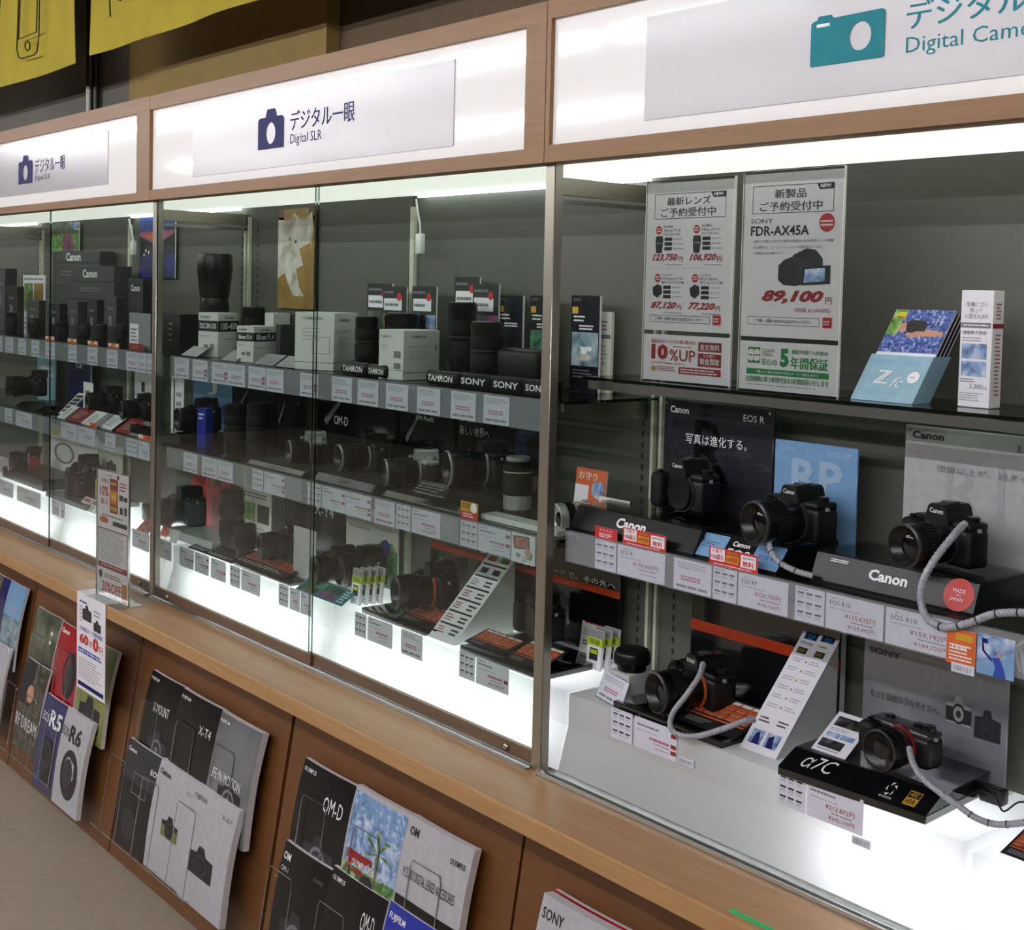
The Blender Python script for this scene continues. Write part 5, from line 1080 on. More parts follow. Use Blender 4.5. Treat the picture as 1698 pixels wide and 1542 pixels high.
def pr_manga(F): F.rect(0, 0, 1, 1, 'paper', .5); F.poly([(.05, .1), (.75, .05), (.8, .48), (.12, .55)], 'ink', 1); F.poly([(.1, .14), (.7, .1), (.75, .44), (.16, .5)], 'ph_grid', 2); F.disc(.8, .7, .12, 'green', 2); F.disc(.72, .6, .13, 'skin', 3); F.oval(.3, .75, .1, .08, 'ink_grey', 1); F.lines(.5, .75, .7, .95, 2, 'ink_grey')
x0, x1 = Xat(848, .031, 1.2), Xat(887, .031, 1.2); sheet('picture_card', 'white card with a small comic picture hanging beside the steel post', (x0 + x1) / 2, .031, ZB - .064, x1 - x0, .060, pr_manga, cat='card', th=.0006)
def pr_gold(F): F.rect(0, 0, 1, 1, 'orange', .5); F.text('お守り', .1, .06, .7, .2, 'white', .01); F.rect(.0, .3, .45, 1, 'paper', 1); F.oval(.75, .35, .2, .16, 'ph_lake', 2)
sheet_px('promo_card', 'orange promotion card behind the silver lens right of the steel post', 948, 998, 778, .20, B, pr_gold, th=.003, tilt=.1, cat='card')
holder('cream card with rows of small icons in a clear stand, right of the steel post', 985, 1036, .15, B, .075, lambda F: (F.rect(0, 0, 1, 1, 'paper_warm', .5), F.lines(.1, .08, .9, .14, 1, 'ink_grey'), F.lines(.1, .3, .9, .36, 1, 'red_dark', fill=.8), F.lines(.08, .45, .9, .6, 3, 'ink_soft'), F.lines(.1, .7, .9, .8, 1, 'ink'), F.lines(.1, .85, .9, .95, 1, 'ink_soft')), .18)
cam_px('small silver camera with a wide glass lens right of the steel post', 965, .15, B, rot=-.3, W=.105, H=.07, D=.035, L=.06, r=.034, hump=False, grip=False, body='charcoal', top='cam_silver', ring='cam_silver', band='cam_silver')
tag(MB().rbox(-2.19, -1.94, .055, .10, B, B + .012, 'box_white', .001, 1).build('white_tray'), 'low white tray beside the steel post on the middle lower shelf', 'tray')
# ------------------------------------------------------------------ middle case, on the plinth
card_row([(263, 284, 'price'), (297.5, 321, 'price', dict(red=1)), (323, 346, 'price', dict(red=2)), (349.5, 374, 'price', dict(red=1)), (381, 398, 'spec'), (400, 431, 'price'), (462, 478, 'spec'), (480, 497, 'price'), (498, 516, 'price'), (588, 607, 'spec'), (609, 650, 'price', dict(red=0)), (664.5, 700, 'lens'), (761, 787, 'spec'), (789, 843, 'price', dict(price2='¥214,300円', red=1))],
         .0535, .938, .060, 'on the middle plinth edge', CLp)
cam_px('big black camera at the left end of the middle plinth', 300, .16, Z0 + .03, rot=-.1, W=.15, H=.12, D=.06, L=.09, r=.042, lift=.0)
tag(MB().rbox(Xat(276, .1, Z0), Xat(350, .1, Z0), .10, .22, Z0, Z0 + .029, 'box_white', .002, 1).build('riser_block'), 'white block under the big black camera, middle case', 'block')
def p_nl(F): F.rect(0, 0, 1, 1, 'red', .5); F.text('NO LIMIT', .05, .08, .96, .3, 'ink', .01); F.rect(.55, .4, 1, 1, 'red_dark', 1)
sheet_px('display_board', 'bright red board with black lettering in the middle case', 317, 380, 778, .27, Z0, p_nl, bg='red', th=.005, cat='display board')
lens_px('tall black lens before the red board', 384, 42, 815, .165, Z0)
lens_px('squat black lens beside the tall one before the red board', 407, 36, 872, .12, Z0, 'pancake')
sheet_px('info_panel', 'white panel with a green and a bird picture, middle case', 403, 448, 812, .24, Z0, lambda F: (F.rect(0, 0, 1, 1, 'paper_warm', .5), F.lines(.05, .05, .95, .16, 2, 'ink_grey'), F.rect(.05, .24, .45, .55, 'ph_leaf'), F.rect(.52, .24, .95, .55, 'ph_mono'), F.lines(.05, .62, .9, .9, 4, 'ink_soft')), th=.004, cat='sign')
for k, (l, r_, m_, lab) in enumerate([(311, 345, 'ph_mono', 'small grey leaflet lying at the left end of the middle plinth'), (338, 385, 'ph_mono', 'second dark leaflet lying before the tall black lens'), (385, 470, 'ph_grid', 'long leaflet of red and grey pictures lying before the first lens camera')]):
    flat_print('flat_leaflet', lab, l, r_, .075, Z0 + .0125 + (0 if k == 2 else -.0115), .06 if k < 2 else .075, lambda F, m_=m_: (F.rect(0, 0, 1, 1, 'ink', .5), F.rect(.04, .08, .96, .6, m_, 1), F.lines(.05, .68, .95, .9, 2, 'white', k=2, fill=.3)), 1.3, 'ink', group='leaflets lying on the middle plinth', cat='leaflet')
flatbase('flat black base under the long leaflet in the middle case', Xat(388, .07, Z0), Xat(482, .07, Z0), .068, .24, Z0, .011)
cam_px('black camera with a large round lens before the dark lettered board', 478, .16, Z0 + .012, rot=-.3, W=.125, H=.092, D=.045, L=.08, r=.038, brand='FUJIFILM', lift=.03)
cradle('clear cradle under the camera before the dark lettered board', Xat(476, .165, Z0 + .02), .17, Z0 + .0115, .07, .027)
def p_xt(F): F.rect(0, 0, 1, 1, 'board_dim', .5); F.text('X-T4', .50, .22, .82, .36, 'white', .02); F.lines(.1, .14, .5, .18, 1, 'ink_grey')
sheet_px('display_board', 'dark board with white lettering behind two black cameras', 472, 571, 806, .28, Z0, p_xt, bg='board_dim', th=.005, cat='display board')
sheet_px('standing_card', 'plain grey card standing between the two cameras, middle case', 486, 523, 876, .12, Z0, lambda F: F.lines(.1, .3, .9, .9, 8, 'ink_soft', fill=.3), bg='board_light', th=.002, cat='card')
cam_px('black camera with a round lens right of the plain grey card', 556, .15, Z0, rot=-.2, W=.12, H=.088, D=.045, L=.06, r=.036, lift=.028)
cradle('clear cradle under the camera right of the plain grey card', Xat(556, .16, Z0 + .02), .16, Z0 + .0005, .07, .024)
cam_px('black camera with no brand board before the green and white panel', 598, .20, Z0, rot=-.2, W=.13, H=.098, D=.05, L=.06, r=.038, lift=.02)
cradle('clear cradle under the camera before the green and white panel', Xat(598, .21, Z0 + .02), .21, Z0 + .0005, .07, .016)
def p_gw(F): F.rect(0, 0, 1, 1, 'paper_warm', .5); F.text('想像は現実', .05, .1, .55, .2, 'ink_grey'); F.lines(.05, .24, .5, .32, 1, 'ink_soft'); F.rect(.55, .5, 1, 1, 'ph_green', 1); F.poly([(.6, .5), (.7, .38), (.8, .42), (.9, .38), (1, .5)], 'ph_leaf', 2); F.disc(.78, .47, .09, 'blue', 3)
sheet_px('display_board', 'white board with green and blue landscape pictures, middle case', 573, 658, 845, .27, Z0, p_gw, th=.005, cat='display board')
flat_print('picture_strip', 'strip of small landscape pictures leaning on the plinth front, middle case', 489, 566, .062, Z0 + .001, .055, lambda F: (F.rect(0, 0, 1, 1, 'teal', .5), F.rect(.04, .1, .8, .5, 'ph_green', 1), F.rect(.04, .55, .4, .92, 'ph_stone', 1), F.rect(.45, .55, .8, .92, 'ph_pink', 1), F.lines(.84, .1, .97, .9, 5, 'white', k=1)), 1.0, 'teal', cat='leaflet')
def pr_sd(F): F.rect(0, 0, 1, .2, 'paper_grey', .5); F.rect(0, .2, 1, .4, 'lime', 1); F.text('TOUGH', .15, .24, .85, .36, 'ink', .02); F.rect(.22, .46, .78, .76, 'ink', 1); F.rect(.28, .5, .72, .6, 'lime', 2); F.lines(.1, .82, .9, .95, 2, 'ink_soft')
for g, (px, py, top, n, nm) in enumerate([(580, 1000, 942, 4, 'middle'), (970, 1103, 1042, 3, 'right')]):
    Y0 = .10 if g == 0 else .205; X0 = Xat(px, Y0, Z0); W = rad(20 if g == 0 else 26, X0, Y0, Z0) * 2 / .75
    H = Zat(top, X0, Y0) - Z0
    for k in range(n):
        m = MB(); m.rbox(0, W, 0, .008, 0, H, 'white', .001, 1); pr_sd(front(m, 0, 0, W, H, -.0003, .0003)); sd = right(m, 0, 0, .008, H, W + .0003, .0003); sd.rect(0, .2, 1, .4, 'lime')
        tag(m.build('memory_card_pack', None, (X0 + .004 * k, Y0 + .019 * k, Z0 + .001), (-.1, 0, 0)), '%s white and lime memory card pack from the front, %s group' % (ORD[k], 'left' if g == 0 else 'right'), 'memory card', 'white and lime memory card packs')
holder('cream card with rows of icons behind the right group of memory card packs', 960, 1004, .265, Z0, .085, lambda F: (F.rect(0, 0, 1, 1, 'paper_warm', .5), F.lines(.1, .12, .9, .18, 1, 'red_dark', fill=.9), F.lines(.1, .3, .9, .5, 3, 'ink_soft'), F.lines(.1, .6, .9, .75, 2, 'ink')), .14)
def pr_sboard2(F):
    F.rect(0, .30, 1, .37, 'orange_deep', 1); F.text('瞬きさえ逃さないスピードで、その先へ', .30, .23, .98, .29, 'white', .006)
board('wide black board with an orange stripe behind the steel post', 714, 1028, 852, .275, Z0, pr_sboard2, 'board_black', frame=False)
flatbase('flat glossy black base left of the sloped panel, middle case', -2.672, -2.405, .070, .25, Z0, .014)
flat_print('grid_card', 'orange grid card lying before the camera left of the sloped panel, middle case', 658, 722, .082, Z0 + .0155, .085, pr_grid, 1.25, 'ink', group='orange grid cards')
cam_px('black camera with a zoom lens left of the middle sloped panel', 712, .15, Z0 + .015, rot=-.3, W=.135, H=.1, D=.055, L=.085, r=.04, ring='orange', lift=.03)
cradle('clear cradle under the camera left of the middle sloped panel', Xat(712, .16, Z0 + .02), .16, Z0 + .0145, .07, .026)
tri('sloped white price panel with black heading bars, middle case', Xat(711, .075, Z0), Xat(753, .075, Z0), .075, .25, Z0, Zat(918, Xat(711, .075, Z0), .25), pr_tri2)
flatbase('flat glossy black base behind the steel post', -2.262, -1.985, .062, .25, Z0, .014)
flat_print('grid_card', 'orange grid card lying left of the steel post', 835, 893, .072, Z0 + .0155, .085, pr_grid, 1.25, 'ink', group='orange grid cards')
flat_print('grid_card', 'second orange grid card, dimmer, at the left corner of the base by the steel post', 770, 832, .085, Z0 + .0155, .07, pr_grid, 1.3, 'ink', group='orange grid cards')
cam_px('black camera without a lens partly hidden by the steel post', 884, .17, Z0 + .015, rot=-.25, W=.13, H=.096, D=.05, r=.034, cap=True, lift=.028)
cradle('clear cradle under the camera hidden by the steel post', Xat(878, .18, Z0 + .02), .18, Z0 + .0145, .07, .024)
# ------------------------------------------------------------------ left case, upper shelf
card_row([(-3, 4, 'lens'), (9, 22, 'lens'), (30, 43, 'lens'), (52, 65, 'lens'), (75, 91, 'lens'), (113, 127, 'lens'), (145, 161.5, 'lens'), (177, 195, 'lens'), (209, 229, 'lens'), (229.5, 242, 'lens'), (243, 252, 'lens')],
         .041, ZA - .003, .062, 'on the upper rail, left case', 'price cards on the left upper rail')
LG = 'black lens boxes in the left case'
def cn(u0=.3, v0=.2, s='Canon'): return lambda F: F.text(s, u0, v0, min(.95, u0 + .3), v0 + .28, 'white', .03)
def stack(pl, pm, pr, tops, Y, names, m_='box_black', cap='Canon'):
    """boxes standing one on another; tops are the upper edges in the picture, lowest box first"""
    z = A
    for k, tp in enumerate(tops):
        c = Xat(pm, Y, z); h = Zat(tp, c, Y) - z
        f = (lambda F: F.text(cap, .28, .12, .62, .86, 'white', .03, fit=False)) if k == len(tops) - 1 and cap else (lambda F: F.lines(.2, .3, .8, .6, 2, 'ink_grey', fill=.4))
        carton_px('lens_box', names[k], pl, pm, pr, tp, Y, z, m_, f, None, .12, LG); z += h + .0006
stack(88, 165, 199, [476, 436, 416], .235, ['bottom box of the rear stack in the left case', 'middle box of the rear stack in the left case', 'long top box of the rear stack in the left case'], 'box_grey')
stack(118, 189, 219, [498, 468, 441], .185, ['bottom box of the second stack in the left case', 'middle box of the second stack in the left case', 'long top box of the second stack in the left case'], 'box_grey')
for k, (l, m_, r_, tp, Y, lab) in enumerate([(-8, 8, 28, 445, .2, 'dark box at the left edge of the upper shelf'), (10, 28, 40, 475, .13, 'small dark box before the one at the left edge'), (44, 64, 76, 498, .1, 'small grey-black box below the picture panel'),
        (80, 98, 112, 503, .125, 'black lens box before the rear stack, left one'), (113, 128, 142, 500, .125, 'black lens box before the rear stack, middle one'), (144, 160, 172, 497, .12, 'black lens box before the rear stack, right one'), (174, 192, 206, 492, .12, 'black lens box next to the box with large lettering'),
        (212, 236, 252, 463, .16, 'tall black box with a maker name beside the left steel post')]):
    carton_px('lens_box', lab, l, m_, r_, tp, Y, A, 'box_black' if k % 2 else 'box_grey', (lambda F: (F.text('Canon', .2, .08, .8, .18, 'white', .02), F.text('R6', .55, .5, .95, .66, 'white', .03))) if k == 7 else (lambda F: (F.text('Canon', .25, .2, .75, .28, 'paper_grey', .02), F.rect(.35, .4, .6, .6, 'ink_grey'))), None, .12, LG)
for k, (px, tp, Y) in enumerate([(20, 520, .08), (56, 530, .075), (104, 536, .08), (140, 538, .08), (168, 540, .08), (201, 540, .08)]):
    lens_px('short black lens, %s of six along the front of the left upper shelf' % ORD[k], px, 20, tp, Y, A, 'pancake' if k % 2 else 'zoom', group='short black lenses on the left upper shelf')
sheet_px('info_panel', 'white panel with two nature pictures in the left case', 38, 74, 456, .20, A, lambda F: (F.rect(0, 0, 1, 1, 'paper', .5), F.lines(.05, .04, .95, .1, 1, 'ink_grey'), F.rect(.06, .14, .46, .62, 'ph_leaf'), F.rect(.52, .14, .94, .62, 'ph_amber'), F.lines(.06, .7, .9, .95, 3, 'ink_soft')), th=.004, cat='sign')
sheet_px('standing_card', 'grey card with a white label beside the left steel post', 214, 249, 519, .075, A, lambda F: (F.rect(.03, .3, .45, .85, 'paper', 1), F.lines(.08, .4, .4, .8, 4, 'ink_grey', k=2)), bg='paper_grey', th=.002, cat='card')
for k, (l, r_) in enumerate([(75, 90), (112, 127), (145, 162), (179, 197)]):
    x0, x1 = Xat(l, .045, A), Xat(r_, .045, A); sheet('promo_card', 'small orange and white card, %s of four on the left upper ticket rail' % ORD[k], (x0 + x1) / 2, .0452, A - .001, x1 - x0, .017, lambda F: (F.rect(0, 0, 1, 1, 'orange', .5), F.rect(.04, .1, .3, .6, 'paper', 1), F.rect(.7, .1, .95, .6, 'paper', 1), F.rect(.36, .3, .64, .7, 'gold', 1)), cat='card', th=.0006, group='orange cards on the left rail')
x0, x1 = Xat(215, .056, A), Xat(238, .056, A); sheet('promo_card', 'dark red card on the left upper shelf beside the steel post', (x0 + x1) / 2, .056, A, x1 - x0, .022, lambda F: (F.rect(0, 0, 1, 1, 'red_dark', .5), F.lines(.2, .2, .8, .8, 2, 'orange')), cat='card', th=.0006)
# ------------------------------------------------------------------ left case, lower shelf
card_row([(8, 20, 'lens'), (26, 53, 'price'), (101, 128, 'price'), (129, 158, 'price'), (174, 191, 'lens'), (209, 227, 'spec'), (228.5, 248, 'price')], .031, ZB - .003, .058, 'on the lower rail, left case', 'price cards on the left lower rail')
cam_px('black camera with a big lens at the left end of the left lower shelf', 55, .16, B + .02, rot=-.3, W=.135, H=.1, D=.05, L=.10, r=.04, lift=.016)
tag(MB().prism([(0, 0), (.16, 0), (.16, .018), (.03, .018)], -.12, .12, 'satin_black', axis='X').build('camera_display_base', None, (Xat(42, .07, B), .07, B)), 'black wedge base with a white corner at the left end of the left lower shelf', 'display stand', 'black bases in the left case')
sheet_px('display_board', 'pale blue board in the left lower shelf', 62, 92, 590, .27, B, lambda F: F.lines(.2, .2, .9, .5, 2, 'white'), bg='aqua', th=.004, cat='display board')
sheet_px('display_board', 'dark blue board with white lettering in the left lower shelf', 112, 152, 588, .27, B, lambda F: (F.text('Ca', .35, .14, .6, .26, 'white', .03), F.rect(.95, 0, 1, 1, 'sky')), bg='cover_navy', th=.004, cat='display board')
sheet('tilted_card', 'white card strip with dark pictures leaning left in the left case', Xat(104, .11, B), .11, B + .002, .05, .115, lambda F: [F.rect(.1, .1 + .17 * k, .9, .22 + .17 * k, 'ph_mono') for k in range(5)], th=.002, tilt=.9, rot=.3, cat='card')
sheet_px('standing_card', 'small white card with grey print before the dark blue board', 138, 154, 634, .16, B, lambda F: F.lines(.2, .2, .8, .7, 3, 'ink_grey'), cat='card')
cam_px('dark camera before the small white card, left lower shelf', 178, .18, B, rot=-.2, W=.125, H=.09, D=.045, L=.07, r=.036, lift=.03)
cam_px('dark camera with a small zoom lens beside the left steel post, lower shelf', 232, .16, B, rot=-.25, W=.125, H=.088, D=.045, L=.06, r=.034, lift=.03)
for px, nm in ((178, 'dark block under the camera before the small white card'), (232, 'dark block under the camera beside the left steel post')):
    X = Xat(px, .2, B + .04); tag(MB().rbox(X - .055, X + .055, .15, .24, B, B + .0295, 'satin_black', .002, 1).build('riser_block'), nm, 'block', 'dark riser blocks in the left case')
sheet_px('standing_card', 'white card with black square print beside the left steel post', 223, 251, 617, .26, B, lambda F: (F.rect(.4, .2, .6, .4, 'ink'), F.rect(.4, .5, .6, .7, 'ink')), cat='card')
for k, (l, r_, p_) in enumerate([(94, 106, 'w'), (108, 134, 'r'), (134, 152, 'w'), (152, 165, 'g'), (163, 184, 'w'), (190, 214, 'r'), (213, 232, 'g')]):
    flat_print('flat_card', '%s card, %s of seven lying along the front of the left lower shelf' % ({'w': 'white', 'r': 'dark red', 'g': 'grey'}[p_], ORD[k]), l, r_, .052, B + .001, .07, (lambda F: F.lines(.2, .2, .8, .8, 4, 'ink_soft')), .95, {'w': 'paper', 'r': 'red_dark', 'g': 'paper_grey'}[p_], .002, 'cards lying on the left lower shelf')
for k, (l, r_) in enumerate([(141, 160), (228, 250)]):
    x0, x1 = Xat(l, .034, B), Xat(r_, .034, B); sheet('promo_card', ['orange price cut card at the middle of the left lower rail', 'orange price cut card at the right end of the left lower rail'][k], (x0 + x1) / 2, .0355, B - .001, x1 - x0, .016, lambda F: (F.rect(0, 0, 1, 1, 'orange', .5), F.rect(.05, .1, .4, .7, 'paper', 1), F.rect(.6, .2, .9, .7, 'red', 1)), cat='card', th=.0006, group='orange cards on the left rail')
# ------------------------------------------------------------------ left case, on the plinth
card_row([(-4, 22, 'price'), (28, 67, 'price'), (86, 99, 'price'), (100, 107, 'price'), (219, 247, 'price')], .0535, .938, .060, 'on the left plinth edge', CLp)
cam_px('dark red camera with a silver ring in the left case', 48, .16, Z0, rot=-.35, W=.12, H=.085, D=.045, L=.075, r=.038, body='cam_red', top='cam_black', ring='cam_silver', lift=.045)
tag(MB().rbox(Xat(8, .1, Z0), Xat(75, .1, Z0), .09, .25, Z0, Z0 + .044, 'satin_black', .003, 1).build('camera_display_base'), 'brown-black block under the dark red camera', 'display stand', 'black bases in the left case')
sheet_px('tilted_card', 'white tag card leaning on the dark red camera', 54, 69, 732, .075, Z0 + .045, lambda F: F.lines(.2, .2, .8, .9, 5, 'ink_grey'), tilt=.1, cat='card') if 0 else None
def p_yel(F): F.rect(0, 0, 1, 1, 'paper', .5); F.poly([(0, 0), (.5, .02), (.55, .12), (0, .22)], 'yellow', 1); F.oval(.3, .5, .22, .2, 'ink_grey', 1); F.oval(.3, .5, .17, .16, 'paper', 2); F.text('Nikon', .5, .16, .8, .22, 'ink_grey')
sheet_px('display_board', 'white board with a yellow corner behind the left black cameras', 84, 162, 712, .275, Z0, p_yel, th=.005, cat='display board')
sheet_px('display_board', 'pale grey board picturing a small camera in the left case', 163, 202, 738, .275, Z0, lambda F: F.camera(.35, .3, .75, .5, 'ink', 'ink_grey'), bg='paper_warm', th=.005, cat='display board')
cam_px('black camera with a yellow mark before the yellow-cornered board', 135, .19, Z0 + .02, rot=-.1, W=.14, H=.13, D=.055, L=.05, r=.04, ring='gold')
cam_px('black camera with white tags in front of the larger one, left case', 125, .12, Z0 + .02, rot=-.3, W=.11, H=.08, D=.04, L=.03, r=.032)
t = tag(MB().rbox(Xat(88, .09, Z0), Xat(155, .09, Z0), .062, .26, Z0, Z0 + .018, 'board_silver', .002, 1).build('camera_display_base'), 'grey flat base under the two left black cameras', 'display stand', 'black bases in the left case')
sheet_px('standing_card', 'yellow strip card left of the counter sign', 158, 163, 795, .12, Z0, None, bg='yellow', cat='card')
for k, (l, r_) in enumerate([(126, 139), (141, 152), (153, 166), (226, 245)]):
    flat_print('flat_card', ['small white card lying left of the counter sign, first', 'small white card lying left of the counter sign, second', 'small white card lying left of the counter sign, third', 'brownish card lying between the counter sign and the left steel post'][k], l, r_, .066, Z0 + .001, .05, lambda F: (F.rect(.1, .1, .9, .4, 'pink_ink' if 1 else 'red'), F.lines(.1, .5, .9, .9, 3, 'ink_soft')), .8, 'paper' if k < 3 else 'ph_grid', .002, 'cards lying on the left plinth')
tag(MB().rbox(-.03, .03, 0, .05, 0, .06, 'cam_smooth', .008, 2).build('camera_pouch', None, (Xat(240, .15, Z0), .15, Z0)), 'small black pouch between the counter sign and the left steel post', 'pouch')
tag(MB().rbox(Xat(216, .12, Z0), Xat(244, .12, Z0), .12, .17, Z0, Z0 + .05, 'board_silver', .003, 2).build('clear_box'), 'small grey box between the counter sign and the left steel post', 'box') if 0 else None
for k, (px, c, lab) in enumerate([(270, 'red', 'pinkish red pouch card just right of the left steel post'), (286, 'paper', 'white card just right of the red one by the left steel post')]):
    sheet('standing_card', lab, Xat(px, .09 - .02 * k, Z0), .09 - .02 * k, Z0, .05, .05 - .01 * k, None, bg=c, tilt=.4, cat='card', th=.002)
# ------------------------------------------------------------------ sign stand on the counter
ZC = CT + .0005
p = on_z(165, 990, ZC); q_ = (-.125)
x0, x1 = Xat(163, q_, ZC), Xat(210, q_ + .0, ZC); xm = (x0 + x1) / 2; H = Zat(783, xm, q_) - ZC; W = x1 - x0
t = thing('sign_stand', 'tall narrow acrylic sign stand on the counter before the left case', 'sign', (xm, q_, ZC), .04)
m = MB(); m.box(-W / 2 - .004, W / 2 + .004, -.0022, -.0010, 0, H, 'acrylic').box(-W / 2 - .004, W / 2 + .004, .002, .0032, 0, H, 'acrylic').box(-W / 2 - .004, W / 2 + .004, -.035, .045, -.0002, .0018, 'acrylic')
for sx in (-1, 1): m.box(sx * (W / 2 + .0035) - .0006, sx * (W / 2 + .0035) + .0006, -.0024, .0034, 0, H, 'metal_bright')
m.build('acrylic_holder', t)
def pr_ta(F):
    F.frame(0, 0, 1, 1, .02, 'white'); F.lines(.3, .05, .55, .08, 1, 'red_dark'); F.rect(.62, .03, .7, .1, 'red_dark'); F.text('下取り', .1, .14, .35, .22, 'red', .01); F.text('10%', .08, .27, .36, .45, 'red', .02); F.text('還元', .1, .5, .35, .6, 'red', .02)
    F.rect(.40, .11, .66, .72, 'red_dark', 1); F.text('2024', .43, .15, .63, .24, 'yellow', .02, k=3) if 0 else F.lines(.43, .15, .63, .24, 1, 'yellow', k=3); F.rect(.41, .3, .65, .56, 'orange', 2); F.text('W', .44, .34, .62, .52, 'yellow', .03, k=4); F.text('特典', .43, .59, .63, .69, 'yellow', .01, k=3)
    F.lines(.7, .13, .95, .3, 3, 'red_dark'); F.rect(.7, .36, .82, .46, 'ink'); F.rect(.84, .38, .95, .46, 'ink'); F.rect(.72, .58, .82, .7, 'ink'); F.rect(.86, .56, .94, .7, 'ink'); F.lines(.15, .76, .9, .82, 1, 'ink_grey'); F.oval(.22, .88, .14, .06, 'orange'); F.rect(.5, .86, .95, .94, 'ink')
def pr_tb(F): F.frame(.03, .02, .97, .97, .018, 'red_dark'); F.lines(.1, .06, .9, .8, 13, 'ink_soft', fill=.4); F.rect(.04, .84, .96, .94, 'red_dark', 2); F.lines(.15, .87, .85, .91, 1, 'white', k=3)
def pr_tc(F): F.disc(.12, .2, .06, 'ink'); F.lines(.25, .12, .9, .3, 2, 'red_dark'); F.text('20%OFF', .16, .42, .78, .8, 'red', .02); F.rect(.8, .3, .96, .95, 'orange', 1); F.rect(.84, .4, .92, .85, 'gold', 2); F.lines(.16, .85, .7, .95, 1, 'red_dark')
sheet('top_sheet', None, 0, 0, H * .56, W, H * .435, pr_ta, parent=t); sheet('middle_sheet', None, 0, 0, H * .225, W, H * .33, pr_tb, parent=t); sheet('bottom_sheet', None, 0, 0, .004, W, H * .215, pr_tc, parent=t)
# paper hanging over the counter edge
Y = -.1625; a = on_y(128, 984, Y); b = on_y(175, 1006, Y); zb_ = on_y(170, 1165, Y).z
t = thing('hanging_notice', 'paper notice with a big red zero price hanging from the counter edge', 'notice', ((a.x + b.x) / 2, Y, ZC)); W = b.x - a.x; H = ZC - zb_
m = MB(); m.box(-W / 2, W / 2, 0, .0008, -H, .0012, 'paper').box(-W / 2, W / 2, .0008, .09, .0004, .0012, 'paper')
F = Face(m, (-W / 2, -.0002, -H), (1, 0, 0), (0, 0, 1), (0, -1, 0), W, H, .0002)
F.camera(.2, .1, .52, .26, 'ink', 'charcoal'); F.camera(.6, .2, .85, .32, 'ink', 'charcoal'); F.lines(.1, .06, .4, .1, 1, 'blue'); F.lines(.6, .1, .85, .18, 2, 'ink_soft'); F.lines(.1, .12, .18, .3, 5, 'ink_soft')
F.text('分割払い', .1, .335, .5, .38, 'blue', .01); F.text('手数料無料', .55, .335, .92, .385, 'blue', .01); F.text('60', .1, .41, .42, .52, 'red', .05); F.text('回', .45, .45, .54, .51, 'red', .01); F.text('0', .57, .39, .78, .53, 'red', .06); F.text('円', .81, .45, .93, .53, 'red', .01)
F.lines(.06, .56, .94, .62, 2, 'blue', fill=.7); F.lines(.08, .66, .9, .88, 8, 'ink_soft', fill=.4); F.rect(.05, .92, .95, .965, 'navy'); m.build('printed_sheet', t)
# green label strip
a = on_z(1216, 1507, ZC); b = on_z(1300, 1551, ZC)
m = MB(); m.box(a.x, b.x, a.y - .012, a.y, ZC, ZC + .0004, 'tape_green'); F = Face(m, (a.x, a.y - .012, ZC + .0005), (1, 0, 0), (0, 1, 0), (0, 0, 1), b.x - a.x, .012, .0001); F.text('お取り寄せもできます', .1, .25, .95, .8, 'ink_grey', .004)
tag(m.build('green_label_strip'), 'bright green label strip stuck on the counter at the lower edge of the photo', 'label')
m = MB(); a = on_y(337, 1132, panelY(.66) - .001)
tag(MB().box(a.x - .03, a.x + .03, -.001, 0, -.012, .012, 'rail_clear').build('clear_label_holder', None, (a.x, panelY(a.z) - .003, a.z), (-math.atan(KP), 0, 0)), 'small clear label holder on the cabinet above the black catalogues', 'label')
